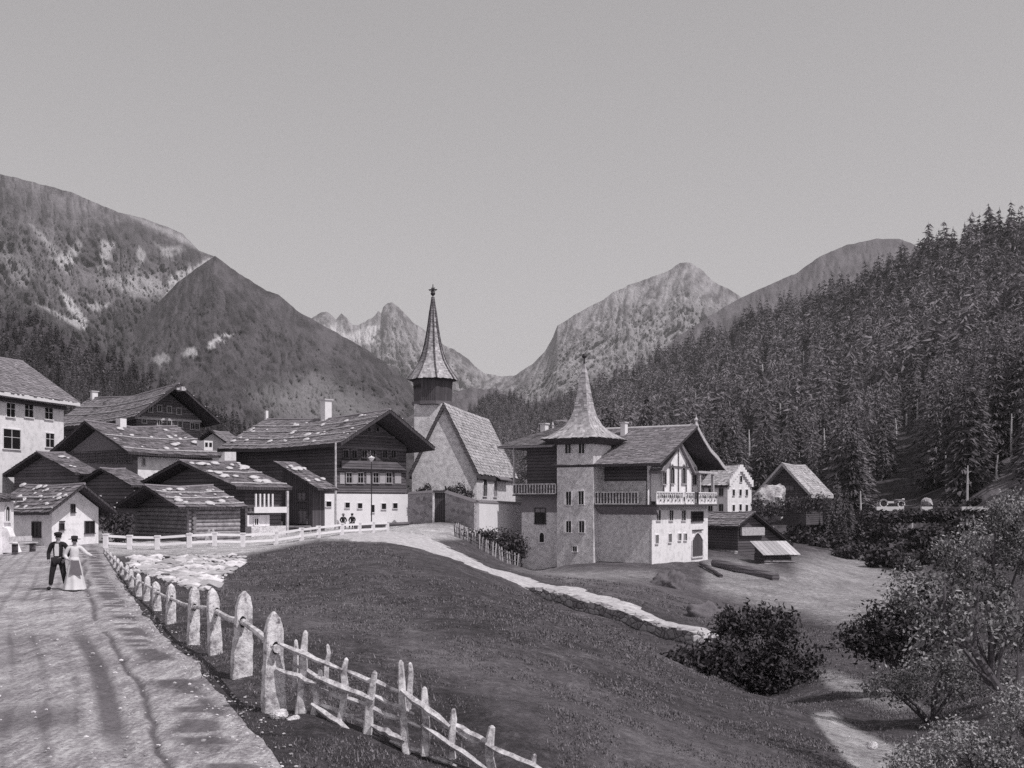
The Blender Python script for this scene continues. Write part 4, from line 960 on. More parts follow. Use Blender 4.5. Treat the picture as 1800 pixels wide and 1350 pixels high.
wall_run('churchyard_wall', 'stone churchyard wall right of the doorway with coping dropping to the right', [(786, 101, 918, 866), (837, 98, 924, 883)], 'stonewall')
wall_run('churchyard_wall', 'plain white churchyard wall in full sun between church and castle house', [(838, 98, 925, 883), (917, 107, 925, 887)], 'whiteclean')
a = at(775, 915, 101.6); dr = empty('gateway', a, R(-8), 'dark wooden door under a small lintel in the churchyard wall', 'door'); w_ = 21 / F * 101.6 / 2; hh = zof(864, 101.6) - a.z
mb = MB(); mb.box(-w_, w_, -.1, .1, -.5, hh - .1); mb.build('door_leaf', M['woodvert'], dr)
mb = MB(); mb.box(-w_ * 1.2, w_ * 1.2, -.3, .3, hh - .09, hh + .12); mb.build('lintel', M['wooddark'], dr)
mb = MB(); mb.box(-w_ - .2, -w_ - .003, -.2, .2, -.5, hh - .1); mb.box(w_ + .003, w_ + .2, -.2, .2, -.5, hh - .1); mb.build('door_frame', M['greyplaster'], dr)

# ------------------------------------------------------------------ castle house
D0 = 95; ang = 58
hk_fr = Fr(1145, D0, ang, zof(992, D0)); hk_fr.flip = False; fr = hk_fr; z0 = fr.o.z
ck = empty('castle_house', fr.o, fr.a, 'castle like house with square tower, flared pointed spire, balconies and pointed arch door', 'house')
wG = fr.ray(1243, 985, 'g').x; L = abs(fr.ray(918, 985, 's').y)
ZZ = lambda py, D=D0: zof(py, D) - z0
zBal = ZZ(890); zE = ZZ(815); yT0 = fr.ray(1043, 880, 's', -1.0).y; yT1 = fr.ray(979, 880, 's', -1.0).y
zR = fr.ray(1205, 753, 'g', -.6).z; xR = wG * .56
mb = MB(); mb.box(0, wG, 0, yT1 + .4, -2.5, zBal); mb.build('wall', M['greyplaster'], ck)
mb = MB(); mb.box(-.02, wG + .02, -.06, -.003, -2, zBal - .35); mb.build('gable_plaster', M['white'], ck)  # whiter than the shaded walls: sunlight on the gable put into its colour
# upper storey, set back behind the balcony
mb = MB(); sb = 1.15
sl_ = (zR - zE) / (xR - 0)
mb.prism([(sb, .9, zBal + .003), (wG - .6, .9, zBal + .003), (wG - .6, .9, zE + .1), (xR, .9, zR - .1), (sb, .9, zE + sl_ * sb * .9)], (0, yT1 - 1.2, 0)); mb.build('upper_wall', M['wooddark'], ck)
mb = MB(); mb.prism([(sb - .1, .82, zBal + .003), (wG - .5, .82, zBal + .003), (wG - .5, .82, zE), (xR, .82, zR - .35), (sb - .1, .82, zE + .3)], (0, .07, 0)); mb.build('upper_gable', M['white'], ck)
mb = MB(); mb.box(sb - .08, sb - .003, 1.0, yT0, zBal + .01, ZZ(845)); mb.build('plinth_band', M['greyplaster'], ck)
# under-balcony cove
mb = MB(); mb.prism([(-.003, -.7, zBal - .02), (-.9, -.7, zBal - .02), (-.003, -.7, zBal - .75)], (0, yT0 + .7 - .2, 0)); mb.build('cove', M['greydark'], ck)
mb = MB(); mb.box(-.95, 1.2, -.95, yT0 - .1, zBal + .004, zBal + .14); mb.box(1.21, wG + .3, -.95, .85, zBal + .004, zBal + .14); mb.build('balcony_floor', M['framedark'], ck)
# side balcony railing (timber) and front railing (white)
def railing(root, p0, p1, h_, mat, name, step=.28, closed=False, mat2=None):
    p0, p1 = Vector(p0), Vector(p1); d = p1 - p0; n_ = max(1, int(d.length / step)); mb = MB(); ang_ = math.atan2(d.y, d.x); Mr = Matrix.Translation(p0) @ Matrix.Rotation(ang_, 4, 'Z')
    mb.box(0, d.length, -.06, .06, h_ - .1, h_, Mr); mb.box(0, d.length, -.05, .05, 0.02, .12, Mr)
    for i in range(n_ + 1):
        x = d.length * i / n_; mb.box(x - .05, x + .05, -.03, .03, .121, h_ - .101, Mr)
    o = mb.build(name, M[mat], root)
    if closed:
        m2 = MB(); m2.box(.05, d.length - .05, .035, .06, .121, h_ - .101, Mr); m2.build('panel', M[mat2], o)
    return o
zb0 = zBal + .142; rh = ZZ(864) - zb0
railing(ck, (-.88, yT0 - .1, zb0), (-.88, .9, zb0), rh, 'barkwood', 'side_railing', .3, True, 'wooddark')
for (xa, xb) in ((-.88, wG * .38), (wG * .42, wG * .58), (wG * .66, wG + .25)):
    railing(ck, (xa, -.88, zb0), (xb, -.88, zb0), rh, 'whiteclean', 'front_railing', .55, True, 'whiteclean')
railing(ck, (wG * .58, -.88, zb0), (wG * .66, -.88, zb0), rh, 'framedark', 'front_railing', .3)
# main roof: left slope straight, right slope swept
oe = 1.3; og = 1.3
xL = -oe + .3; zL = zE - sl_ * .5
def sweep_roof(root, prof, y0, y1, mat, name, th=.22, seed=1, rowseg=True):
    """roof from a profile of (x, z) points from eave to ridge"""
    rb = MB(); sh = MB(); rg = random.Random(seed)
    for (xa, za), (xb, zb_) in zip(prof[:-1], prof[1:]):
        rb.prism([(xa, y0, za), (xb, y0, zb_), (xb, y0, zb_ + th), (xa, y0, za + th)], (0, y1 - y0, 0))
        Vd = Vector((xb - xa, 0, zb_ - za)); sh.shingles((xa, y0, za + th + .005), (0, 1, 0), Vd, y1 - y0, Vd.length, .33, .4, rg)
    r_ = rb.build(name, M['soffit'], root); sh.build('shingles', M[mat], r_); return r_
yEnd = yT1 + .5
sweep_roof(ck, [(xL, zL), (xR, zR)], -og, yEnd, 'shinglegrey', 'roof', seed=31)
xRe = wG + 1.6; zRe = fr.ray(1262, 826, 'g', -og).z
pr = [(xRe, zRe), (xRe - .9, zRe + .35), (wG - .6, zRe + 1.0), (xR + (wG - xR) * .55, zRe + (zR - zRe) * .47), (xR + (wG - xR) * .25, zRe + (zR - zRe) * .74), (xR, zR)]
sweep_roof(ck, pr, -og, yEnd, 'shinglegrey', 'roof', seed=32)
mb = MB()   # pale bargeboard along the swept verge, ridge capping and knob
for (xa, za), (xb, zb_) in zip(pr[:-1], pr[1:]): mb.prism([(xa, -og - .09, za - .06), (xb, -og - .09, zb_ - .06), (xb, -og - .09, zb_ + .32), (xa, -og - .09, za + .32)], (0, .085, 0))
mb.build('bargeboard', M['palewood'], ck)
mb = MB(); mb.tube([(xR, -og - .1, zR + .3), (xR, yEnd, zR + .3)], .13, 8); mb.build('ridge_capping', M['roofstone'], ck)
mb = MB(); mb.lathe([(.16, 0), (.10, .3), (.22, .5), (.05, .7), (.02, 1.0)], (xR, -og + .1, zR + .35), 8); mb.build('finial', M['roofstone'], ck)
mb = MB(); rgm = random.Random(6)
for (xa, xb) in ((-.88, wG * .38), (wG * .42, wG * .58), (wG * .66, wG + .25)):
    for i_ in range(int((xb - xa) / .42)):
        x = xa + .3 + i_ * .42
        mb.box(x, x + .16, -.948, -.944, zb0 + rh * .52, zb0 + rh * .78)
        if i_ % 2: mb.box(x - .1, x + .1, -.948, -.944, zb0 + rh * .25, zb0 + rh * .40)
mb.build('balcony_openings', M['glass'], ck)
# gothic dormer gable over the front balcony
dw = wG * .5; dx0 = wG * .12; dz = zBal + .2
zap = fr.ray(1189, 782, 'g', -.5).z; zed = ZZ(822)
mb = MB(); mb.prism([(dx0, -.45, zb0 + .3), (dx0 + dw, -.45, zb0 + .3), (dx0 + dw, -.45, zed), (dx0 + dw / 2, -.45, zap), (dx0, -.45, zed)], (0, 1.2, 0)); dg = mb.build('dormer', M['white'], ck)
mb = MB()
for xe in (dx0 - .35, dx0 + dw + .35):
    ze = zed - .5
    mb.prism([(xe, -.75, ze), (dx0 + dw / 2, -.75, zap + .05), (dx0 + dw / 2, -.75, zap + .3), (xe, -.75, ze + .22)], (0, 2.2, 0))
mb.build('dormer_roof', M['shinglegrey'], dg)
mb = MB()
for u in (0, .22, .5, .78, 1): mb.box(dx0 + dw * u - .08, dx0 + dw * u + .08, -.53, -.453, zb0 + .3, zed + (zap - zed) * (1 - abs(2 * u - 1)) - .35)
mb.box(dx0, dx0 + dw, -.55, -.531, zb0 + .55, zb0 + .7); mb.box(dx0 + dw * .12, dx0 + dw * .88, -.55, -.531, zed + .1, zed + .24)
mb.build('timber_frame', M['woodmid'], dg)
for x, y, w_, hh in ((1167, 840, 6, 22), (1181, 838, 6, 24), (1201, 838, 6, 24)): window(ck, fr, 'g', x, y, w_, hh, off=-.45, arch='gothic', frame='frame')
window(ck, fr, 'g', 1220, 842, 6, 20, off=.82, arch='gothic', frame='frame')
mb = MB()
for x in (wG * .72, wG * .98): mb.box(x - .12, x + .12, -.8, -.55, zb0 + rh, ZZ(829))
mb.box(wG * .66, wG * 1.05, -.95, .8, ZZ(828), ZZ(824)); mb.build('porch', M['palewood'], ck)
# windows of the lit gable, pointed door
for x, y, w_, hh in ((1157, 906, 7, 18), (1179, 906, 7, 18), (1201, 906, 7, 18), (1154, 948, 5, 15), (1177, 946, 5, 15), (1194, 944, 5, 12), (1204, 944, 5, 12)): window(ck, fr, 'g', x, y, w_, hh, off=-.06, frame='whiteclean', fw=.06)
window(ck, fr, 'g', 1225, 908, 20, 15, off=-.06, frame='framedark', bars=2)
window(ck, fr, 'g', 1225, 964, 18, 28, off=-.06, frame='greyplaster', arch='gothic', name='door', pane='woodvert', bars=0, fw=.14)
a = fr.ray(1225, 932, 'g', -.06); mb = MB(); mb.box(a.x - 1.2, a.x + 1.2, -.25, -.07, a.z - .05, a.z + .06); mb.build('door_hood', M['framedark'], ck)
# tower
tO = -1.0; tw = yT1 - yT0; ztw = ZZ(768, 97)
mb = MB(); mb.box(tO, tO + tw * .95, yT0, yT1, -2.5, ztw); tw_ = mb.build('tower', M['greyplaster'], ck)
for x, y, w_, hh in ((999, 786, 10, 22), (1023, 786, 10, 22), (1000, 876, 9, 23), (1022, 875, 9, 23), (1000, 926, 9, 20), (1023, 926, 9, 20), (1011, 965, 7, 9)): window(ck, fr, 's', x, y, w_, hh, off=tO, frame='greyplaster', fw=.07)
for x, y, w_, hh in ((994, 876, 4, 22), (994, 926, 4, 20)):
    a = fr.ray(x - 1, y, 's', tO - .1); hz = hh / F * 97; mb = MB(); mb.box(tO - .14, tO - .1, a.y - .13, a.y + .13, a.z - hz / 2, a.z + hz / 2); mb.build('shutter', M['whiteclean'], tw_)
tc = Vector((tO + tw * .475, (yT0 + yT1) / 2, 0)); half = tw / 2
Dtw = 98.5
rot4 = R(45); sq = 1.0
spx = [(59, 771), (51, 768), (34, 757), (24.5, 747), (18.5, 735), (13.6, 718), (10.6, 700), (7.8, 680), (5.4, 662), (3.2, 648), (1.8, 638)]
kk = 1.41 * half * 1.62 / (59 / F * Dtw)
mb = MB(); pf = pyr_spire(mb, spx, Dtw, 4, rot4, tc, z0, random.Random(8), kk, .55); sp2 = mb.build('spire', M['spirepale'], ck)
mb = MB(); rE = pf[0][0]; mb.lathe([(rE * .72, pf[0][1] - .55), (rE * .97, pf[0][1] - .06), (rE * .99, pf[0][1] - .01)], tc, 4, rot=rot4); mb.build('eave', M['soffit'], sp2)
zt = pf[-1][1]; mb = MB(); mb.tube([tc + Vector((0, 0, zt - .5)), tc + Vector((0, 0, zt + .7))], [.14, .05], 8); mb.lathe([(.02, -.25), (.18, -.15), (.24, 0), (.18, .15), (.02, .25)], tc + Vector((0, 0, zt + .75)), 10); mb.build('ball_finial', M['iron'], sp2)
# left wing
yW0 = yT1 + .01; yW1 = fr.ray(917, 900, 's', -.3).y
mb = MB(); mb.box(-.3, wG * .75, yW0, yW1, -2.5, ZZ(872, 103)); wl = mb.build('wing_wall', M['greyplaster'], ck)
zW0 = ZZ(872, 103); zW1 = ZZ(790, 103)
mb = MB(); mb.box(.35, wG * .7, yW0, yW1 - .2, zW0 + .003, zW1 + .3); mb.build('wing_upper_wall', M['wooddark'], ck)
mb = MB(); mb.box(-1.3, .3, yW0, yW1 + .4, zW0 + .004, zW0 + .14); mb.build('wing_balcony_floor', M['framedark'], ck)
railing(ck, (-1.22, yW1 + .35, zW0 + .14), (-1.22, yW0 + .02, zW0 + .14), 1.0, 'barkwood', 'wing_railing', .3, True, 'wooddark')
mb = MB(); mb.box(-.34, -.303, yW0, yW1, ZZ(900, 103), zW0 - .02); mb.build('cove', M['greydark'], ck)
for y in (yW1 + .3,): mb = MB(); mb.box(-1.25, -1.1, y - .07, y + .07, zW0 + 1.14, zW1 + .1); mb.build('wing_post', M['palewood'], ck)
window(ck, fr, 's', 950, 907, 17, 26, off=-.3, frame='framedark'); window(ck, fr, 's', 953, 947, 8, 12, off=-.3, frame='whiteclean', arch='round', bars=0)
zWR = ZZ(757, 106); rb = MB(); sh = MB(); xe = -1.9; ye = yW1 + 1.7
A1, B1 = Vector((xe, yW0 - .02, zW1)), Vector((xe, ye, zW1)); C1, D1 = Vector((xR * .55, ye - 2.6, zWR)), Vector((xR * .55, yW0 - .02, zWR)); E1 = Vector((xR * 1.2, ye, zW1))
up = Vector((0, 0, .18))
for q in ((A1, B1, C1, D1), (B1, E1, C1)):
    rb.add([p for p in q] + [p + up for p in q], [tuple(range(len(q)))[::-1], tuple(range(len(q), 2 * len(q)))] + [(i, (i + 1) % len(q), (i + 1) % len(q) + len(q), i + len(q)) for i in range(len(q))])
wr = rb.build('wing_roof', M['shinglegrey'], ck)
rg = random.Random(40)
for r_ in range(14):
    k0, k1 = r_ / 14, (r_ + 1.15) / 14
    for c_ in range(26):
        u0, u1 = c_ / 26, (c_ + .96) / 26; lift = up + Vector((0, 0, .02 + .03 * rg.random()))
        bi = lambda u, v_: A1.lerp(B1, u).lerp(D1.lerp(C1, u), min(1, v_))
        sh.quad(bi(u0, k0) + lift + Vector((0, 0, .03)), bi(u1, k0) + lift + Vector((0, 0, .03)), bi(u1, k1) + up, bi(u0, k1) + up, min(1, max(0, .5 + rg.gauss(0, .2))))
sh.build('shingles', M['shinglegrey'], wr)
hk = dict(root=ck, fr=fr, he=zE, zc=z0)
for px_, D_, top, w_ in ((957, 106, 746, 12), (1097, 103, 744, 11)):
    p = fr.w2l(at(px_, 757, D_)); chimney(hk, px_, top, w_, 0, at_=(p, D_))
p = fr.w2l(Vector(((915 - CX) / F * 108, 108, 0))); mb = MB(); mb.lathe([(.12, 0), (.06, .25), (.12, .4), (.02, .7)], (C1.x, C1.y, zWR + .1), 8); mb.build('finial', M['roofstone'], wr)

# ------------------------------------------------------------------ houses and barns at right
h17 = house('house', 'tall white house with a stepped gable and narrow windows at the forest foot', 'house', 1279, 140, 48, False, 1321, 1238, 920, 853, 823, 'white', 'shinglepale', og=.25, oe=.4, th=.2, seed=50, sagk=.2)
for x, y in ((1302, 842), (1289, 866), (1301, 866), (1312, 866), (1289, 893), (1301, 892), (1312, 893)): window(h17['root'], h17['fr'], 'g', x, y, 4, 11, frame='whiteclean', fw=.06, bars=0)
for x, y in ((1250, 866), (1268, 865), (1249, 892), (1268, 893)): window(h17['root'], h17['fr'], 's', x, y, 7, 13, frame='frame')
mb = MB()
for k in range(7):
    for sg in (-1, 1):
        u = (k + .5) / 7; x = h17['xr'] + sg * (h17['x1'] - h17['x0']) / 2 * (1 - u); z = h17['he'] + (h17['ha'] - h17['he']) * u; w_ = (h17['x1'] - h17['x0']) / 28
        mb.box(x - w_, x + w_, -.30, .02, z - .3, z + .62)
mb.build('stepped_gable', M['white'], h17['root'])
h18 = house('barn', 'dark timber barn with a long roof slope right of the castle house', 'barn', 1297, 118, 30, False, 1380, 1236, 985, 924, 906, 'wooddark', 'shinglegrey', og=.7, oe=.6, seed=51, ridge_f=.26, eave_far=955, poles=2)
a = h18['fr'].ray(1300, 935, 'g'); b_ = h18['fr'].ray(1340, 935, 'g'); mb = MB(); mb.box(a.x, b_.x, -.4, -.1, a.z - .4, a.z + .5); mb.build('hay', M['palewood'], h18['root'])
mb = MB(); a = h18['fr'].ray(1240, 965, 's'); mb.box(-.5, -.003, 0, abs(a.y), -1.2, a.z); mb.build('stone_base', M['drystone'], h18['root'])
hs = lean_to('shed', 'small shed with a bleached plank roof at the edge of the pale meadow', 1346, 108, 8, 1391, 3.2, 1002, 976, 978, 'woodmid', 'shinglepale', .3, 52)
r_ = hs['root']
for c in list(r_.children): bpy.data.objects.remove(c) if False else None
# pitched plank roof falling towards the viewer
for c in [c for c in r_.children if c.name.startswith('roof')]:
    for q in list(c.children): bpy.data.objects.remove(q)
    bpy.data.objects.remove(c)
zf_, zr_ = hs['hL'] - .05, hs['hL'] + 1.15
mb = MB(); mb.prism([(-.5, -.6, zf_), (-.5, 3.0, zr_), (-.5, 3.0, zr_ + .12), (-.5, -.6, zf_ + .12)], (hs['w'] + .9, 0, 0)); rf = mb.build('roof', M['soffit'], r_)
mb = MB(); x = -.55
while x < hs['w'] + .4:
    w_ = random.uniform(.28, .5); mb.prism([(x, -.7 + random.uniform(-.1, .1), zf_ + .1), (x, 3.0, zr_ + .125), (x, 3.0, zr_ + .165), (x, -.7, zf_ + .15)], (w_ - .03, 0, 0), random.uniform(.2, 1)); x += w_
mb.build('planks', M['shinglepale'], rf)
mb = MB(); mb.prism([(-.02, 0, hs['hL'] - .1), (-.02, 3.0, zr_ - .02), (-.02, 3.0, -1), (-.02, 0, -1)], (.018, 0, 0)); mb.build('side_wall', M['wooddark'], r_)
for k in range(4): mb = MB(); mb.tube([(-.3, -.35, .15 + k * .24), (hs['w'] + .2, -.35, .12 + k * .24)], .11, 7, .8); mb.build('log', M['log'], r_)
h20 = house('barn', 'old hay barn with a bleached sagging roof against the dark forest', 'barn', 1417, 152, -34, True, 1346, 1446, 892, 860, 822, 'wooddark', 'shinglepale', og=1.6, oe=1.3, th=.3, seed=53, back=1, soffit='palewood')
window(h20['root'], h20['fr'], 'g', 1388, 858, 14, 8, frame='wooddark', pane='greydark')
# outcrops, boulders and earth banks
def rock(name, label, px, py, D, wpx, hpx, mat, seed, depth=1.0, cat='rock', sink=.3):
    hard = mat in ('outcrop', 'granite')
    b0 = at(px, py, D); w_ = wpx / F * D / 2; h_ = hpx / F * D
    mb = MB(); mb.rock((0, 0, h_ * (.5 - sink * .5)), w_, w_ * depth, h_ * (.5 + sink * .5), seed, .5, 4); o = mb.build(name, M[mat], None, not hard)
    V_ = np.array([v.co[:] for v in o.data.vertices]); nz = fbm(V_[:, 0] / w_ * 3.2 + V_[:, 2], V_[:, 1] / w_ * 3.2 + V_[:, 2] * 1.3, 5, seed, .65) - .5
    nrm = V_ / (np.linalg.norm(V_, axis=1)[:, None] + 1e-6); V_ = V_ + nrm * (nz * w_ * (.28 if hard else .7))[:, None]
    o.data.vertices.foreach_set('co', V_.astype(np.float32).ravel()); o.data.update(); o.location = b0; return tag(o, label, cat)
rock('rock_outcrop', 'pale rock outcrop left of the bleached hay barn', 1352, 904, 149, 84, 56, 'outcrop', 71, .9)
rock('boulder', 'pale boulder in the forest right of the hay barn', 1470, 866, hill_for(RHILL, 1470, 866) - 1, 26, 24, 'outcrop', 72)
rock('earth_bank', 'dark overhanging earth bank below the right corner of the castle house', 1178, 1046, 78, 70, 46, 'earth', 73, .7)
rock('earth_bank', 'long dark earth bank beside the lower end of the pale path', 1250, 1105, 56, 110, 44, 'earth', 74, .4)
rock('earth_bank', 'small mound with scrub just above the path bend', 1120, 1048, 74, 70, 22, 'earth', 75, .5)
rock('boulder', 'pale boulder by the hillside road right of the motor car', 1629, 890, 143, 20, 15, 'outcrop', 76)
rock('boulder', 'pale stone on the gravel patch at the lower right', 1532, 1314, 21, 22, 12, 'granite', 77)
rock('boulder', 'pale stone at the foot of the nearest fence pillar', 490, 1262, 13.8, 34, 18, 'granite', 78)
rock('boulder', 'pale rounded stone between the nearest pillar and the split rail fence', 517, 1270, 13.6, 26, 15, 'granite', 79)
# log trough
a = gpt(1256, 101, .35); b_ = gpt(1364, 93, .25); mb = MB(); mb.tube([a, a.lerp(b_, .5), b_], [.42, .46, .40], 12); tag(mb.build('felled_log', M['woodmid']), 'thick felled log lying on the slope below the dark barn', 'log')
a = gpt(1232, 99, .25); b_ = gpt(1268, 92, .15); mb = MB(); mb.tube([a, b_], [.2, .16], 10); tag(mb.build('felled_log', M['wooddark']), 'short thin log lying left of the thick felled log', 'log')

# ------------------------------------------------------------------ fences
# pillars with poles along the road
pil = [(481, 1256, 1075, 40), (424, 1195, 1039, 36), (379, 1155, 1033, 26), (339, 1133, 1030, 23), (300, 1099, 1026, 19), (276, 1072, 1022, 17), (257, 1056, 1012, 13), (244, 1048, 1008, 12), (231, 1032, 1000, 10),
       (222, 1020, 993, 9), (214, 1011, 987, 8), (207, 1003, 981, 7), (201, 996, 976, 7), (195, 988, 971, 6), (189, 981, 966, 5), (184, 974, 962, 5)]
Dp = [F * 2.8 / (y - 880) for _, y, _, _ in pil]
pf0 = at(481, 1256, Dp[0]); pf_root = empty('pillar_fence', pf0, 0, 'row of pointed pale stone pillars joined by wooden poles beside the road', 'fence')
heads = []
for i, ((px, yb, yt, w_), D) in enumerate(zip(pil, Dp)):
    b0 = at(px, yb, D); b0.z = g1(px, D) - .05; ztop = zof(yt, D); h_ = ztop - b0.z; w = w_ / F * D * .80; d_ = w * .72; rgp = random.Random(90 + i)
    bm = bmesh.new(); ang_ = R(34 + rgp.uniform(-6, 6)); rows = 16; prev = None
    for r_ in range(rows + 1):
        k = r_ / rows; z = h_ * k; tp = 1.12 - .22 * k
        if k > .80: q = (k - .80) / .20; tp *= math.sqrt(max(.02, 1 - q ** 1.7))
        if k < .5 and i < 2: tp *= 1.12
        ring = []
        for c in range(16):
            t_ = 2 * math.pi * c / 16; ex = .24
            cx_ = math.copysign(abs(math.cos(t_)) ** ex, math.cos(t_)) * w / 2 * tp; cy_ = math.copysign(abs(math.sin(t_)) ** ex, math.sin(t_)) * d_ / 2 * (tp * .6 + .4 if k < .98 else tp)
            j = (1 + rgp.uniform(-.075, .055)); lean = .05 * h_ * k * math.sin(i * 2.3)
            x_, y_ = cx_ * j + lean, cy_ * j
            ring.append(bm.verts.new((x_ * math.cos(ang_) - y_ * math.sin(ang_), x_ * math.sin(ang_) + y_ * math.cos(ang_), z - (.12 if r_ == 0 else 0))))
        if prev:
            for c in range(16): bm.faces.new((prev[c], prev[(c + 1) % 16], ring[(c + 1) % 16], ring[c]))
        prev = ring
    bm.faces.new(prev); me = bpy.data.meshes.new('pillar'); bm.to_mesh(me); bm.free()
    o = link_mesh('pillar', me, M['granite'], pf_root); o.location = b0 - pf0
    # dark hole through which the pole runs
    zh = h_ * .66; heads.append((b0 + Vector((0, 0, zh)) - pf0, w))
    if i < 6:
        nrm = Vector((math.sin(ang_), -math.cos(ang_), 0)); mb = MB(); tx_ = Vector((math.cos(ang_), math.sin(ang_), 0)); c0_ = Vector((0, 0, zh)) + nrm * d_ * .5
        mb.prism([c0_ + tx_ * w * math.cos(q) * .2 + Vector((0, 0, math.sin(q) * w * .36)) for q in np.linspace(0, 2 * math.pi, 11)[:-1]], nrm * .012); mb.build('hole', M['glass'], o)
for i in range(len(heads) - 1):
    (a, w0), (b_, w1) = heads[i], heads[i + 1]; mb = MB(); r_ = min(.055, w0 * .2) if i < 9 else .045
    nrm = Vector((.35, -.55, 0)) * w0 * .55; rgp = random.Random(i)
    mb.tube([a + nrm + (a - b_).normalized() * .12, a.lerp(b_, .5) + nrm + Vector((0, 0, rgp.uniform(-.05, .03))), b_ + nrm * .5], [r_ * 1.1, r_, r_ * .85], 8); mb.build('rail', M['barkwood'], pf_root)
# split rail fence
Dl = lambda px: 14.1 - (px - 490) / 450 * 1.3
def fp(px, py, dd=0): return at(px, py, Dl(px) + dd)
s0 = fp(537, 1245); sf = empty('split_rail_fence', s0, 0, 'rough split rail fence of pale crooked stakes running down the near meadow', 'fence')
posts = [(537, 1108, 524, 1248, .060), (563, 1177, 551, 1240, .045), (609, 1156, 597, 1252, .05), (659, 1179, 643, 1290, .062), (704, 1160, 716, 1326, .06), (721, 1164, 717, 1230, .04), (746, 1207, 747, 1312, .058), (797, 1245, 795, 1318, .05), (865, 1275, 860, 1372, .07), (940, 1325, 938, 1385, .045), (520, 1124, 518, 1200, .04), (576, 1132, 572, 1190, .035), (1005, 1352, 1003, 1420, .05), (531, 1180, 531, 1256, .05)]
for k, (xa, ya, xb, yb, r_) in enumerate(posts):
    dd = .12 if k in (5, 10, 11) else 0
    a = fp(xb, yb + 16, dd) - s0; b_ = fp(xa, ya, dd) - s0; rgp = random.Random(k); mid = a.lerp(b_, .5) + Vector((rgp.uniform(-.03, .03), 0, 0)); mb = MB()
    mb.tube([a, a.lerp(b_, .25) + Vector((rgp.uniform(-.02, .02), 0, 0)), mid, a.lerp(b_, .78) + Vector((rgp.uniform(-.025, .025), 0, 0)), b_ - (b_ - a) * .03, b_], [r_ * 1.05, r_ * rgp.uniform(.9, 1.15), r_ * rgp.uniform(.8, 1.1), r_ * rgp.uniform(.75, 1.0), r_ * .6, r_ * .2], 5); mb.build('stake', M['barkwood'], sf)
rails = [(503, 1136, 591, 1173), (613, 1181, 697, 1213), (718, 1222, 779, 1269), (804, 1277, 853, 1304), (869, 1315, 944, 1350), (530, 1175, 588, 1203), (568, 1195, 645, 1226), (661, 1224, 716, 1250), (499, 1180, 545, 1197), (605, 1226, 728, 1274), (755, 1283, 853, 1350),
         (565, 1240, 628, 1265), (667, 1281, 700, 1296), (775, 1268, 830, 1300), (560, 1246, 620, 1288), (700, 1308, 790, 1342), (944, 1350, 1020, 1390), (560, 1212, 615, 1232)]
for k, (xa, ya, xb, yb) in enumerate(rails):
    rgp = random.Random(50 + k); dd = .06 if k % 2 else -.06; a = fp(xa, ya, dd) - s0; b_ = fp(xb, yb, dd) - s0; r_ = rgp.uniform(.032, .05); d = (b_ - a).normalized(); mb = MB()
    mb.tube([a - d * .12] + [a.lerp(b_, q) + Vector((0, 0, rgp.uniform(-.016, .016))) for q in (.15, .4, .6, .85)] + [b_ + d * .10], [r_ * .5, r_, r_ * rgp.uniform(.8, 1.1), r_ * rgp.uniform(.8, 1.1), r_ * .9, r_ * .45], 5); mb.build('rail', M['barkwood'], sf)
# railing along the village road
rp = [(186, 963, 66), (228, 965, 66.5), (277, 968, 67), (333, 970, 67.5), (377, 968, 68.5), (427, 968, 69.5), (485, 962, 72), (530, 958, 75), (560, 953, 78), (601, 950, 80), (632, 946, 82), (656, 944, 84), (681, 941, 86)]
r0 = at(*rp[0]); r0.z = g1(rp[0][0], rp[0][2]); rl = empty('railing', r0, 0, 'white post and rail fence along the village road below the barns', 'fence'); tops = []
for (px, py, D) in rp:
    b0 = gpt(px, D); mb = MB(); h_ = .80; mb.box(-.13, .13, -.13, .13, -.3, h_); mb.box(-.16, .16, -.16, .16, h_ + .002, h_ + .08); o = mb.build('post', M['whiteclean'], rl); o.location = b0 - r0; tops.append(b0 - r0)
for a, b_ in zip(tops[:-1], tops[1:]):
    for z in (.66, .22):
        mb = MB(); d = (b_ - a).normalized(); nn = Vector((d.y, -d.x, 0)).normalized() * .05; A_, B_ = a + Vector((0, 0, z)) + d * .135, b_ + Vector((0, 0, z)) - d * .135
        mb.prism([A_ - nn, A_ + nn, A_ + nn + Vector((0, 0, .15)), A_ - nn + Vector((0, 0, .15))], B_ - A_); mb.build('rail', M['whiteclean'], rl)
# picket fence beside the castle house
pk = [(800, 936, 84), (815, 945, 83), (840, 955, 82), (862, 966, 81.5), (888, 977, 82), (914, 990, 84)]
a0 = gpt(pk[0][0], pk[0][2]); pkr = empty('picket_fence', a0, 0, 'weathered picket fence in front of the added shadow hedge left of the castle house', 'fence')
P = [gpt(x, D) for x, _, D in pk]; n_ = 30
for i in range(n_ + 1):
    s = i / n_ * (len(P) - 1); k = min(int(s), len(P) - 2); p = P[k].lerp(P[k + 1], s - k) - a0; mb = MB(); h_ = random.uniform(.95, 1.2)
    mb.prism([(-.05, 0, -.3), (.05, 0, -.3), (.05, 0, h_ - .12), (0, 0, h_), (-.05, 0, h_ - .12)], (0, .03, 0)); o = mb.build('picket', M['palewood' if i % 3 else 'woodmid'], pkr); o.location = p; o.rotation_euler = (random.uniform(-.06, .06), random.uniform(-.09, .09), 0)
mb = MB()
for a, b_ in zip(P[:-1], P[1:]):
    for z in (.3, .75): mb.tube([a - a0 + Vector((0, .05, z)), b_ - a0 + Vector((0, .05, z))], .035, 6)
mb.build('rail', M['woodmid'], pkr)
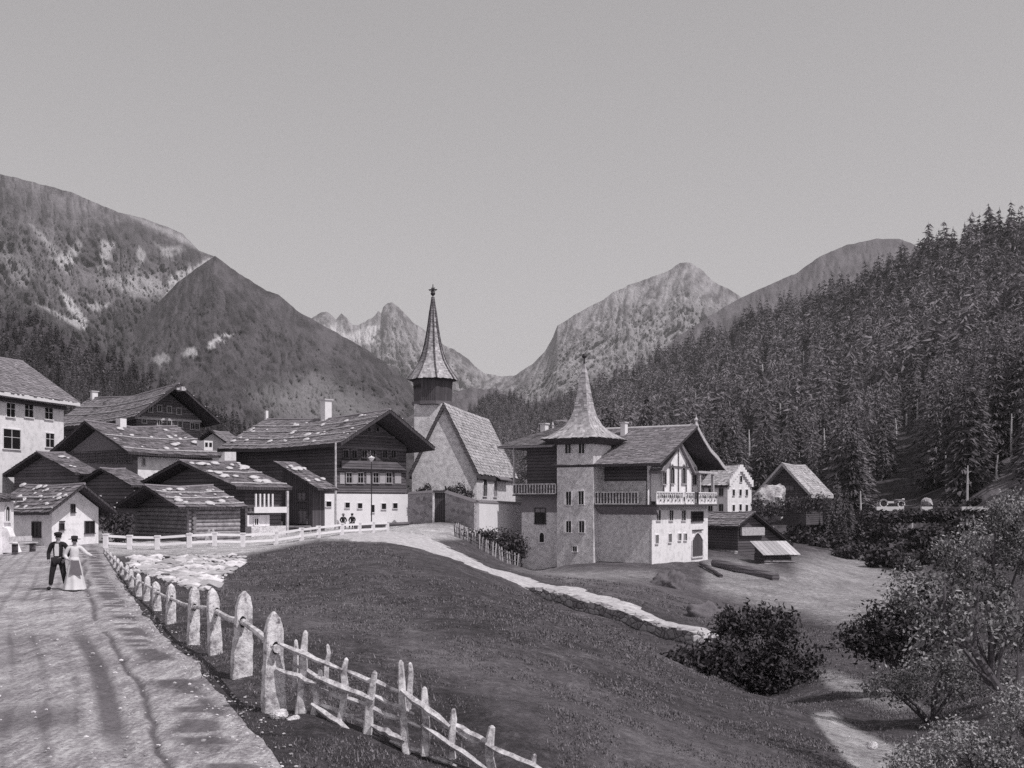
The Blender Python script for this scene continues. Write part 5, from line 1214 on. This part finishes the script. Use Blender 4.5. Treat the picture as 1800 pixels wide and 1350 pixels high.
# dry stone wall holding the path
wp = [(925, 59, 1040, 1026), (960, 57.2, 1050, 1034), (1010, 55, 1064, 1046), (1060, 53.2, 1080, 1060), (1110, 51.2, 1096, 1077), (1170, 48.6, 1112, 1096), (1228, 46.2, 1131, 1112)]
wall_run('dry_stone_wall', 'low pale dry stone wall on the downhill side of the path', [(a, D - .6, yb + 3, yt + 3) for a, D, yb, yt in wp], 'drystone', .5, cap=0, jag=.09)
# rubble slope between road and meadow
V3 = MB(); rg = random.Random(77); cnt = 0
poly = [(222, 980), (300, 976), (440, 976), (425, 992), (400, 1010), (375, 1030), (350, 1040), (300, 1022), (255, 1012), (232, 1000)]
while cnt < 520:
    px = rg.uniform(215, 445); py = rg.uniform(974, 1042)
    if inpoly(np.array([px]), np.array([py]), poly, 1)[0] < .5: continue
    lo, hi = 30., 64.
    for _ in range(22):
        md = (lo + hi) / 2
        if YH - (g1(px, md) - CZ) / md * F > py: lo = md
        else: hi = md
    s = rg.uniform(.08, .42) * (1.25 if rg.random() < .12 else .8); p = gpt(px, md); V3.rock((p.x, p.y, p.z + s * .1), s * rg.uniform(.8, 1.5), s * rg.uniform(.8, 1.3), s * .42, cnt, rg.random(), 1); cnt += 1
tag(V3.build('rubble', M['rubble']), 'slope of loose pale rubble between the pillar fence and the railing', 'rubble', kind='stuff')

# ------------------------------------------------------------------ shrubs and leafy trees
def leaf_cloud(blobs, n, size, seed, shell=.55, flat=0.0):
    """leaf-sized quads spread through ellipsoid clumps; blobs = (centre, (rx, ry, rz))"""
    rg = np.random.default_rng(seed); V_ = []; T_ = []; C_ = []; tot = sum(b_[1][0] * b_[1][2] for b_ in blobs)
    for c, rad in blobs:
        k = int(n * rad[0] * rad[2] / tot); d = rg.normal(size=(k, 3)); d /= np.linalg.norm(d, axis=1)[:, None]; rr_ = (shell + (1 - shell) * rg.random(k)) * (1 + .25 * rg.normal(size=k) * .6)
        # sub-clumps leave gaps
        cl = vn(d[:, 0] * 3.1 + seed, d[:, 2] * 3.1 + d[:, 1] * 2.3, seed); kp = cl > .18 + rg.random(k) * .62; d, rr_ = d[kp], rr_[kp]; k = len(d)
        P_ = np.array(c) + d * rr_[:, None] * np.array(rad)
        a = rg.normal(size=(k, 3)); a[:, 2] *= 1 - flat; a /= np.linalg.norm(a, axis=1)[:, None]; b2 = np.cross(a, rg.normal(size=(k, 3))); b2 /= np.linalg.norm(b2, axis=1)[:, None]
        s = size * rg.uniform(.5, 1.4, (k, 1)); base = sum(len(x) for x in V_)
        V_.append(np.stack([P_ - a * s, P_ + b2 * s * .45, P_ + a * s, P_ - b2 * s * .45], 1).reshape(-1, 3))
        i = base + np.arange(k)[:, None] * 4; T_.append(i + np.arange(4)[None]); C_.append(np.clip(rg.beta(.75, 2.1, k), 0, 1))
    return np.concatenate(V_), np.concatenate(T_), np.concatenate(C_)
def shrub(name, label, px, py, D, blobs, n, size, mat, seed, stems=4, cat='shrub', tip=None, group=None):
    """blobs in picture offsets (dx px, dy px up, rx px, rz px)"""
    b0 = at(px, py, D); k = D / F; bl = [((dx * k, dd * k, dy * k), (rx * k, rx * k * .8, rz * k)) for dx, dy, rx, rz, dd in blobs]
    root = empty(name, b0, 0, label, cat, group); v_, t_, c_ = leaf_cloud(bl, n, size, seed)
    link_mesh('foliage', np_mesh('foliage', v_, t_, tone=c_), M[mat], root)
    rg = random.Random(seed); mb = MB()
    for s in range(stems):
        c = bl[s % len(bl)][0]; st = Vector((rg.uniform(-.1, .1), rg.uniform(-.1, .1), -.3)); e = Vector(c) + Vector((rg.uniform(-.3, .3), rg.uniform(-.2, .2), rg.uniform(0, .5))) * bl[s % len(bl)][1][2]
        mb.tube([st, st.lerp(e, .4) + Vector((rg.uniform(-.1, .1), 0, .1)), e], [.045 * (1 + D / 60), .03 * (1 + D / 60), .01], 6)
    mb.build('stem', M['trunk'], root); return root
shrub('bush', 'dense dark round bush at the foot of the path in mid meadow', 1330, 1212, 40, [(0, 85, 78, 66, 0), (-70, 40, 70, 42, 0), (60, 40, 62, 44, 10), (10, 30, 85, 40, -10), (-25, 120, 45, 34, 0), (35, 118, 40, 34, 0)], 26000, .09, 'leafdark', 1, 6)
shrub('bush', 'low dark bush left of the dense round bush', 1222, 1178, 33, [(-10, 14, 60, 26, 0), (40, 26, 45, 34, 0), (-60, 6, 40, 18, 0)], 8200, .09, 'leafdark', 2)
shrub('bush', 'dark flat hedge row right of the dense round bush', 1468, 1168, 50, [(-30, 12, 50, 24, 0), (40, 16, 50, 26, 0), (100, 22, 40, 26, 0)], 5200, .15, 'leafdark', 3)
shrub('bush', 'mottled grey bush in the middle of the right meadow edge', 1570, 1165, 34, [(0, 60, 60, 60, 0), (-50, 40, 50, 40, 0), (55, 90, 52, 56, 0), (20, 20, 80, 34, -8)], 12000, .08, 'leafmid', 4)
shrub('young_tree', 'leafy young tree with pale sunlit leaves at the right edge, upper crown', 1740, 1180, 24, [(-20, 150, 62, 40, 0), (55, 210, 50, 44, 0), (-85, 85, 58, 34, 0), (50, 70, 60, 36, 0), (20, 262, 36, 26, 0), (-78, 196, 34, 26, 0), (-150, 120, 30, 22, 0)], 34000, .034, 'leafpale', 5, 6, 'tree')
shrub('shrub', 'bright leaved shrub in the bottom right corner', 1725, 1400, 15, [(-30, 90, 80, 46, 0), (75, 150, 66, 50, 0), (-120, 60, 56, 36, 0), (0, 20, 120, 40, 0), (40, 60, 60, 40, 0)], 30000, .028, 'leafpale', 6, 6)
shrub('shrub', 'loose shrub with mixed dark and pale leaves above the gravel patch', 1640, 1250, 26, [(0, 50, 80, 50, 0), (-70, 40, 60, 34, 0), (70, 70, 70, 50, 0)], 15000, .045, 'leafpale', 7, 5)
shrub('shrub', 'pale scrub on the bank above the young tree at the right edge', 1750, 985, 60, [(0, 40, 70, 44, 0), (-60, 20, 50, 34, 0), (60, 70, 50, 50, 0)], 7600, .11, 'leafpale', 8, 5)
shrub('shrub', 'small scrub of pale twigs by the end of the hillside road', 1780, 900, 105, [(0, 20, 30, 22, 0), (-28, 10, 22, 14, 0)], 1800, .16, 'leafpale', 9, 3)
# leaning bare trunk in front of the shrubs
mb = MB(); pts = [at(1835, 1330, 16), at(1790, 1265, 16), at(1752, 1205, 16.3), at(1712, 1145, 16.6), at(1660, 1090, 17), at(1600, 1050, 17.5)]; o0 = pts[0]
mb.tube([p - o0 for p in pts], [.10, .085, .07, .055, .035, .012], 8)
for (i, dx, dy) in ((2, -60, 40), (2, 30, 110), (3, 20, 120), (3, -50, 20), (4, 10, 80), (1, -50, 60), (1, 10, 130)):
    e = pts[i] + Vector((dx / F * 16, .2, dy / F * 16)); mb.tube([pts[i] - o0, pts[i].lerp(e, .55) - o0 + Vector((0, 0, .05)), e - o0], [.035, .022, .006], 6)
lt = empty('young_tree', o0, 0, 'slender leaning tree with forked bare branches at the right edge', 'tree'); mb.build('trunk', M['trunk'], lt)
v_, t_, c_ = leaf_cloud([((pts[k] - o0) + Vector((dx, .1, dz)), (.6, .5, .45)) for k, dx, dz in ((3, .2, .6), (4, -.1, .4), (5, .1, .2), (2, .3, .9), (3, -.5, .1))], 5000, .042, 17)
link_mesh('foliage', np_mesh('foliage', v_, t_, tone=c_), M['leafpale'], lt)
# hedge added to stand in for the castle house shadow, churchyard shrubs, scrub by the barns
shrub('hedge', 'dark hedge added for the castle house shadow on its left', 868, 972, 87, [(-30, 18, 34, 26, 0), (10, 14, 36, 30, 0), (38, 6, 22, 30, 0)], 9000, .14, 'leafdark', 11, 4)
shrub('shrub', 'small dark shrub behind the churchyard wall left of the doorway', 750, 872, 106, [(0, 8, 11, 14, 0), (-12, 5, 9, 9, 0)], 900, .14, 'leafdark', 12, 2)
shrub('shrub', 'dark spreading shrub behind the churchyard wall right of the doorway', 808, 872, 104, [(0, 8, 14, 15, 0), (-18, 8, 12, 9, 0), (16, 2, 9, 10, 0)], 1300, .14, 'leafdark', 13, 2)
shrub('shrub', 'dark scrub between the white cottage and the log barn', 205, 955, 76, [(0, 20, 26, 24, 0), (-12, 45, 20, 20, 0), (16, 36, 14, 18, 0)], 2600, .13, 'leafdark', 14, 3)
shrub('shrub', 'dark bushes before the pale rock outcrop', 1340, 905, 142, [(-8, 12, 13, 18, 0), (14, 8, 14, 14, 0), (32, 6, 10, 10, 0)], 1900, .2, 'leafdark', 15, 3)
shrub('shrub', 'grey scrub covering the foot of the bleached hay barn', 1398, 898, 146, [(-26, 10, 16, 14, 0), (0, 12, 20, 17, 0), (24, 12, 18, 18, 0), (44, 14, 14, 18, 0)], 3400, .17, 'leafmid', 16, 3)
# scrub in the lower forest edge: many separate dark bushes of one kind
rg = random.Random(31); proto_b = None
for k in range(120):
    px = rg.uniform(1390, 1715); lim = np.interp(px, [1395, 1450, 1520, 1610, 1680, 1700], [982, 985, 1000, 1020, 985, 970]); py = lim - rg.random() ** 1.3 * 112 + 2
    if 1530 < px < 1650 and py < 925: continue
    D = hill_for(RHILL, px, py); b0 = at(px, py, D); b0.z = max(b0.z, g1(px, D)) - .1
    if proto_b is None:
        v_, t_, c_ = leaf_cloud([((0, 0, .5), (1.0, .9, .7)), ((.6, .2, .3), (.7, .7, .5)), ((-.5, 0, .8), (.6, .6, .5))], 900, .2, 41)
        fm = np_mesh('foliage', v_, t_, tone=c_); fo = bpy.data.objects.new('foliage', fm); fm.materials.append(M['leafmid']); proto_b = fo; f_ = fo
    else: f_ = proto_b.copy()
    root = empty('bush', b0, rg.uniform(0, 6), 'grey green bush in the scrubby forest edge above the pale meadow', 'bush', 'bushes of the forest edge above the pale meadow'); s = rg.uniform(.9, 2.0); root.scale = (s * 1.2, s, s * rg.uniform(.8, 1.3)); COL.objects.link(f_); f_.parent = root

for k in range(16):
    px = 1528 + k * 15 + rg.uniform(-6, 6); b0 = at(px, 906, 139.5); b0.z = max(g1(px, 139.5), zof(912, 139.5)) - .2
    root = empty('bush', b0, rg.uniform(0, 6), 'low dark bush growing below the hillside road', 'bush', 'bushes below the hillside road'); s_ = (zof(894.5, 139.5) - b0.z) / 1.35; root.scale = (s_ * 1.5, s_, s_); f_ = proto_b.copy(); COL.objects.link(f_); f_.parent = root

# grass blades and tufts in the near meadow
rgn = np.random.default_rng(9); K = 230000
lnD = rgn.uniform(math.log(9), math.log(70), K); Dg = np.exp(lnD); gx = rgn.uniform(200, 1850, K)
ok = (gx > edge_px(Dg) + 3 - rgn.exponential(16, K) * (vn(Dg * 2.2, gx * 0, 5) > .45)) & ~((Dg > 47) & (gx < 380)); Dg, gx = Dg[ok], gx[ok]
cl = fbm((gx - CX) / F * Dg / .9, Dg / .9, 3, 70); ok = cl > rgn.uniform(.40, .66, len(cl)); Dg, gx = Dg[ok], gx[ok]
zz = gz(gx, Dg); pyq = YH - (zz - CZ) / Dg * F
ok = (inpoly(gx, pyq, [(170, 940), (560, 915), (860, 915), (860, 948), (700, 956), (560, 953), (430, 980), (180, 980)], 4) < .5) & (inpoly(gx, pyq, [(640, 940), (760, 935), (860, 985), (960, 1016), (1300, 1118), (1290, 1145), (1000, 1062), (880, 1030), (760, 1010)], 4) < .5) & (inpoly(gx, pyq, [(1425, 1255), (1460, 1250), (1510, 1285), (1640, 1340), (1700, 1380), (1540, 1380), (1480, 1330)], 4) < .5) & ~((inpoly(gx, pyq, poly, 4) > .5) & (gx < 450)); Dg, gx, zz = Dg[ok], gx[ok], zz[ok]
k = len(Dg); B0 = np.stack([(gx - CX) / F * Dg, Dg, zz - .02], 1); VV = []; TT = []; CC = []
tn = np.clip(.45 + rgn.normal(0, .22, k), 0, 1)
for j in range(4):
    a = rgn.uniform(0, 6.28, k); hgt = rgn.uniform(.006, .028, k) * np.where(rgn.random(k) < .06, 2.2, 1) * (1 + Dg / 30); le = rgn.uniform(.2, .9, k) * hgt; w_ = .004 + .0005 * Dg
    off_ = rgn.normal(0, .05, (k, 2)); p0 = B0 + np.c_[off_, np.zeros(k)]; dx = np.stack([-np.sin(a) * w_, np.cos(a) * w_, np.zeros(k)], 1)
    tip = p0 + np.stack([np.cos(a) * le, np.sin(a) * le, hgt], 1); base = j * 3 * k
    VV.append(np.stack([p0 - dx, p0 + dx, tip], 1).reshape(-1, 3)); TT.append(base + np.arange(k)[:, None] * 3 + np.arange(3)[None]); CC.append(np.clip(tn + rgn.normal(0, .1, k), 0, 1))
o = link_mesh('grass', np_mesh('grass', np.concatenate(VV), np.concatenate(TT), tone=np.concatenate(CC)), M['grassblade']); tag(o, 'short tufted grass of the near meadow', 'grass', kind='stuff')

# loose stones on the road and its shoulder
V3 = MB(); rg = random.Random(5)
for k in range(900):
    D = math.exp(rg.uniform(math.log(9.5), math.log(40))); px = float(edge_px(D)) + rg.choice((rg.gauss(-5, 22), rg.uniform(-500, 20))) * 20 / D
    p = gpt(px, D); q = rg.choice((.012, .016, .022, .035 if rg.random() < .25 else .018)); V3.rock((p.x, p.y, p.z + .018), q * rg.uniform(.8, 1.6), q, q * .7, k, rg.random(), 1)
tag(V3.build('gravel', M['rubble']), 'loose stones scattered on the road and along its verge', 'gravel', kind='stuff')

# ------------------------------------------------------------------ people
def skin_mesh(name, joints, edges, mat, parent, sub=2, root=0):
    """one continuous surface grown from a skeleton: joints = (x,y,z,rx,ry)"""
    me = bpy.data.meshes.new(name); me.from_pydata([j[:3] for j in joints], edges, []); o = bpy.data.objects.new(name, me); COL.objects.link(o)
    md = o.modifiers.new('s', 'SKIN'); sv = me.skin_vertices[0].data
    for i, j in enumerate(joints): sv[i].radius = (j[3], j[4] if len(j) > 4 else j[3]); sv[i].use_root = (i == root)
    md.use_smooth_shade = True; sd_ = o.modifiers.new('u', 'SUBSURF'); sd_.levels = sub; sd_.render_levels = sub
    dg_ = bpy.context.evaluated_depsgraph_get(); nm = bpy.data.meshes.new_from_object(o.evaluated_get(dg_)); bpy.data.objects.remove(o); nm.name = name
    return link_mesh(name, nm, mat, parent, True)
def ell(mb, c, r, n=14):
    prof = [(max(.002, math.sin(math.pi * k / 10)) , -math.cos(math.pi * k / 10)) for k in range(11)]
    mb.lathe([(p, z) for p, z in prof], c, n, M=Matrix.Diagonal((r[0], r[1], r[2]))); return mb
def arm(base, pts, r0, r1):
    out = []; n_ = len(pts)
    for i, p in enumerate(pts): out.append((*p, r0 + (r1 - r0) * i / (n_ - 1)))
    return out
def person(loc, rz, label, pose, cloth, hat, scale=1.0, skirt=False, seated=False):
    """faces local -y; pose = dict of joint positions"""
    root = empty('person', loc, rz, label, 'person'); root.scale = (scale,) * 3
    p = pose; J = []; E = []
    def add(q, r, par=None, ry=None):
        J.append((q[0], q[1], q[2], r, ry or r)); i = len(J) - 1
        if par is not None: E.append((par, i))
        return i
    pel = add(p['pelvis'], .125, None, .10); wst = add(p['waist'], .12, pel, .095); chs = add(p['chest'], .145, wst, .105); nk0 = add(p['neck0'], .065, chs); nk = add(p['neck'], .052, nk0); hd = add(p['head'], .078, nk, .088); tp = add(p['top'], .07, hd, .08)
    hands = []
    for s in ('L', 'R'):
        sh = add(p['sh' + s], .062, nk0); el = add(p['el' + s], .045, sh); wr = add(p['wr' + s], .03, el); pa = add(p['pa' + s], .034, wr, .02); hands.append((pa, s))
        hp = add(p['hip' + s], .095, pel); kn_ = add(p['kn' + s], .06, hp); an = add(p['an' + s], .04, kn_); toe = add(p['toe' + s], .035, an)
    for pa, s in hands:
        c = Vector(J[pa][:3]); w_ = Vector(p['wr' + s]); d = (c - w_).normalized(); sd2 = d.cross(Vector((0, 1, .2))).normalized()
        for k, L_ in enumerate((.062, .075, .08, .07)):
            o_ = sd2 * (k - 1.5) * .019; a = c + o_ + d * .035; f1 = add(a, .0095, pa); f2 = add(a + d * L_ * .5 + Vector((0, -.006, 0)), .0085, f1); add(a + d * L_ + Vector((0, -.02, 0)), .007, f2)
        t1 = add(c + sd2 * -.04 + Vector((0, -.01, 0)), .011, pa); add(c + sd2 * -.055 + d * .04 + Vector((0, -.02, 0)), .009, t1)
    body = skin_mesh('body', J, E, M['skin'], root, 2)
    # face on the head
    h_ = Vector(p['head']); fm = MB(); fm.prism([h_ + Vector((-.012, -.085, -.02)), h_ + Vector((.012, -.085, -.02)), h_ + Vector((0, -.088, .03))], (0, -.028, -.006)); fm.build('nose', M['skin'], body)
    ey = MB()
    for s in (-1, 1): ell(ey, h_ + Vector((s * .03, -.085, .025)), (.012, .008, .008), 8)
    ey.build('eyes', M['clothdark'], body); mo = MB(); mo.box(h_.x - .024, h_.x + .024, h_.y - .093, h_.y - .08, h_.z - .055, h_.z - .046); mo.build('mouth', M['clothmid'], body)
    er = MB()
    for s in (-1, 1): ell(er, h_ + Vector((s * .082, .0, .005)), (.012, .022, .034), 8)
    er.build('ears', M['skin'], body)
    hr = MB(); ell(hr, Vector(p['head']) + Vector((0, .022, .05)), (.092, .098, .085)); hr.build('hair', M['clothdark'], root)
    # clothes follow the same joints
    J2 = [(*p['pelvis'], .15, .125), (*p['waist'], .145, .12), (*p['chest'], .172, .13), (*p['neck0'], .085)]; E2 = [(0, 1), (1, 2), (2, 3)]
    for s in ('L', 'R'):
        b_ = len(J2); wv = Vector(p['wr' + s]); ev = Vector(p['el' + s]); cu = ev.lerp(wv, .92)
        J2 += [(*p['sh' + s], .082), (*p['el' + s], .065), (*cu, .048)]; E2 += [(3, b_), (b_, b_ + 1), (b_ + 1, b_ + 2)]
    skin_mesh('jacket' if not skirt else 'blouse', J2, E2, M[cloth[0]], root, 2)
    if cloth[2]:
        sf_ = MB(); c = Vector(p['chest']); w_ = Vector(p['waist']); sf_.prism([c + Vector((-.05, -.128, .13)), c + Vector((.05, -.128, .13)), c + Vector((.07, -.14, 0)), w_ + Vector((.06, -.135, -.05)), w_ + Vector((-.06, -.135, -.05)), c + Vector((-.07, -.14, 0))], (0, -.012, 0)); sf_.build('shirt_front', M[cloth[2]], root)
    if skirt:
        sk = MB(); q = Vector(p['pelvis']); sk.lathe([(.36, -q.z + .03), (.35, -q.z + .05), (.30, -q.z + .3), (.245, -q.z + .6), (.19, -.05), (.155, .1), (.14, .14)], (q.x, q.y, q.z), 42); s_ = sk.build('skirt', M[cloth[1]], root, True)
        for v in s_.data.vertices:
            d_ = Vector((v.co.x - q.x, v.co.y - q.y)); a_ = math.atan2(d_.y, d_.x); k_ = 1 + .10 * math.sin(a_ * 7 + v.co.z * 2) * max(0, 1 - v.co.z); v.co.x = q.x + d_.x * k_; v.co.y = q.y + d_.y * k_
        ap = MB(); ap.prism([(q.x - .17, q.y - .24, .55), (q.x - .1, q.y - .20, q.z + .05), (q.x + .12, q.y - .2, q.z + .05), (q.x + .22, q.y - .3, .5)], (0, -.02, 0)); ap.build('apron', M['clothmid'], root)
    else:
        J3 = [(*p['pelvis'], .15, .13)]; E3 = []
        for s in ('L', 'R'):
            b_ = len(J3); J3 += [(*p['hip' + s], .115), (*p['kn' + s], .085), (*Vector(p['kn' + s]).lerp(Vector(p['an' + s]), .9), .07)]; E3 += [(0, b_), (b_, b_ + 1), (b_ + 1, b_ + 2)]
        skin_mesh('trousers', J3, E3, M[cloth[1]], root, 2)
    for s in ('L', 'R'):
        a = Vector(p['an' + s]); t_ = Vector(p['toe' + s]); sh_ = MB(); ell(sh_, (a + t_) / 2 + Vector((0, -.03, -.015)), (.055, .14, .055)); sh_.build('shoe', M['clothdark'], root, True)
    ht = MB(); tpv = Vector(p['top'])
    if hat == 'cap': ht.lathe([(.1, -.03), (.125, .02), (.12, .06), (.06, .085), (.01, .09)], tpv + Vector((0, .01, .005)), 14); ht.box(-.07 + tpv.x, .07 + tpv.x, tpv.y - .18, tpv.y - .08, tpv.z - .03, tpv.z - .012)
    else: ht.lathe([(.19, -.01), (.2, .005), (.11, .012), (.105, .1), (.05, .115), (.01, .116)], tpv + Vector((0, .0, 0)), 16)
    ht.build('hat', M[cloth[3]], root, True)
    return root
def stand(hand='hip', spread=.16):
    p = dict(pelvis=(0, 0, .95), waist=(0, 0, 1.10), chest=(0, 0, 1.30), neck0=(0, .01, 1.43), neck=(0, 0, 1.51), head=(0, -.01, 1.61), top=(0, -.005, 1.70))
    for s, k in (('L', -1), ('R', 1)):
        p['sh' + s] = (k * .19, .01, 1.41); p['hip' + s] = (k * .10, 0, .90); p['kn' + s] = (k * (.10 + spread * .3), -.02, .50); p['an' + s] = (k * (.09 + spread * .6), .02, .09); p['toe' + s] = (k * (.11 + spread * .65), -.13, .04)
        p['el' + s] = (k * .34, .03, 1.15); p['wr' + s] = (k * .25, -.10, .97); p['pa' + s] = (k * .22, -.14, .92)
    return p
pm_ = stand(spread=.24); pm_['elL'] = (-.30, .06, 1.13); pm_['wrL'] = (-.27, -.04, .90); pm_['paL'] = (-.26, -.07, .84); pm_['head'] = (.015, -.02, 1.605)
mb0 = gpt(102, 33.6); person(mb0 + Vector((0, 0, .02)), R(8), 'man in dark open jacket over a pale shirt and dark cap standing on the road', pm_, ('clothdark', 'clothdark', 'clothpale', 'clothdark'), 'cap', 1.0)
pw_ = stand(); pw_['elR'] = (.36, -.10, 1.22); pw_['wrR'] = (.56, -.16, 1.12); pw_['paR'] = (.64, -.18, 1.11); pw_['elL'] = (-.30, .05, 1.15); pw_['wrL'] = (-.2, -.12, 1.02); pw_['paL'] = (-.14, -.15, 1.0)
person(gpt(131, 33.4) + Vector((0, 0, .02)), R(25), 'woman in pale blouse and long pale skirt on the road reaching out one arm', pw_, ('clothpale', 'clothpale', None, 'clothdark'), 'brim', .93, skirt=True)
def sit():
    p = dict(pelvis=(0, 0, .52), waist=(0, -.02, .68), chest=(0, -.04, .88), neck0=(0, -.05, 1.01), neck=(0, -.07, 1.08), head=(0, -.09, 1.18), top=(0, -.09, 1.27))
    for s, k in (('L', -1), ('R', 1)):
        p['sh' + s] = (k * .18, -.04, .99); p['hip' + s] = (k * .10, -.08, .50); p['kn' + s] = (k * .13, -.45, .50); p['an' + s] = (k * .13, -.46, .09); p['toe' + s] = (k * .14, -.62, .04)
        p['el' + s] = (k * .28, -.10, .76); p['wr' + s] = (k * .16, -.32, .62); p['pa' + s] = (k * .12, -.38, .60)
    return p
b1 = bl.location
Ms = Matrix.Rotation(bl.rotation_euler.z, 3, 'Z')
ps = sit(); person(b1 + Ms @ Vector((-.38, 0, 0)), R(14), 'person in dark jacket seated at the left end of the bench by the white basement', ps, ('clothdark', 'clothmid', None, 'clothmid'), 'brim')
person(b1 + Ms @ Vector((.42, 0, 0)), R(-6), 'person all in dark clothes seated at the right end of the log bench', sit(), ('clothdark', 'clothdark', None, 'clothdark'), 'cap', 1.02)

# ------------------------------------------------------------------ early motor car on the hillside road
Dc = 144; cb = at(1567, 892, Dc)
rs = MB(); rs.box(-3.2, 14.2, -2.1, 2.4, -.45, -.02)
# road shelf cut into the slope with pale parapets
cr = empty('motor_car', cb + Vector((0, 0, .02)), R(-8), 'early open motor car with pale spoked wheels on the hillside road', 'car')
rs = rs.build('hillside_road', M['turf']); rs.location = cb; rs.rotation_euler = (0, 0, 0); tag(rs, kind='structure')
mb = MB(); mb.prism([(-1.5, -.55, .5), (-1.55, -.55, 1.0), (-1.1, -.55, 1.12), (-.5, -.55, .85), (.25, -.55, .85), (.4, -.55, 1.0), (1.35, -.45, .95), (1.45, -.45, .5)], (0, 1.1, 0)); mb.build('body', M['clothmid'], cr)
mb = MB(); mb.box(.42, 1.4, -.4, .4, .96, 1.08); mb.build('bonnet', M['frame'], cr)
mb = MB(); mb.box(-.6, .2, -.57, -.552, .55, .8); mb.build('body_highlight', M['whiteclean'], cr)  # white plate painting a highlight on the dark body
for x in (-1.05, -.15): mb = MB(); mb.box(x - .3, x + .2, -.48, .48, .86, 1.02); mb.box(x - .36, x - .2, -.48, .48, 1.0, 1.5); mb.build('seat', M['clothdark'], cr)
for x, r_ in ((-1.12, .50), (1.12, .42)):
    for y in (-.66, .66):
        mb = MB(); pts = [(x + math.cos(t_) * r_, y, r_ + math.sin(t_) * r_) for t_ in np.linspace(0, 2 * math.pi, 19)]; mb.tube(pts, .085, 8); w_ = mb.build('wheel', M['whiteclean'], cr, True)
        mb = MB()
        for q in range(6):
            a = math.pi * q / 6; mb.tube([(x - math.cos(a) * r_, y, r_ - math.sin(a) * r_), (x + math.cos(a) * r_, y, r_ + math.sin(a) * r_)], .03, 5)
        mb.build('spokes', M['framedark'], w_)
for x, r_ in ((-1.12, .62), (1.12, .54)):
    for y in (-.66, .66):
        mb = MB(); mb.prism([(x + math.cos(t_) * r_, y - .12, .48 + math.sin(t_) * r_) for t_ in np.linspace(.5, 2.7, 9)] + [(x + math.cos(t_) * (r_ - .04), y - .12, .48 + math.sin(t_) * (r_ - .04)) for t_ in np.linspace(2.7, .5, 9)], (0, .24, 0)); mb.build('mudguard', M['frame'], cr)
mb = MB(); mb.tube([(.2, -.2, .95), (-.12, -.2, 1.38)], .03, 6); mb.lathe([(.2, -.02), (.22, 0), (.2, .02)], (-.14, -.2, 1.4), 14); mb.build('steering_wheel', M['iron'], cr)
for y in (-.3, .3): mb = MB(); ell(mb, (1.5, y, 1.05), (.12, .12, .13)); mb.build('headlamp', M['whiteclean'], cr)
for (xa, xb, nm) in ((1540, 1588, 'pale kerb wall under the early motor car'), (1619, 1638, 'short pale kerb stone under the roadside boulder'), (1690, 1748, 'long bright kerb wall at the right end of the hillside road')):
    a = at(xa, 894, Dc - 2.4); b_ = at(xb, 894, Dc - 2.4); mb = MB(); mb.box(0, b_.x - a.x, -.25, .25, -.3, zof(890.5, Dc - 2.4) - a.z); o = mb.build('kerb_wall', M['whiteclean']); o.location = a; tag(o, nm, 'wall')

# ------------------------------------------------------------------ mountain air
allz = [ (o.matrix_world @ Vector(c)) for o in SC.objects if o.type == 'MESH' and o.get('kind') == 'structure' for c in o.bound_box ]
xs_ = [c.x for c in allz]; ys_ = [c.y for c in allz]; zs_ = [c.z for c in allz]
mb = MB(); mb.box(min(min(xs_), -50) - 60, max(max(xs_), 50) + 60, min(min(ys_), -40) - 60, max(ys_) + 60, min(zs_) - 1, max(max(zs_), 40) + 20)
hz = mb.build('haze', None); tag(hz, 'thin pale mountain air over the whole valley', 'haze', kind='stuff')
m = bpy.data.materials.new('haze'); m.use_nodes = True; t = m.node_tree; t.nodes.clear()
out = t.nodes.new('ShaderNodeOutputMaterial'); v = t.nodes.new('ShaderNodeVolumePrincipled'); t.links.new(v.outputs[0], out.inputs['Volume'])
v.inputs['Color'].default_value = (.97, .95, .97, 1); v.inputs['Density'].default_value = 0.00008; v.inputs['Anisotropy'].default_value = .2
hz.data.materials.append(m)
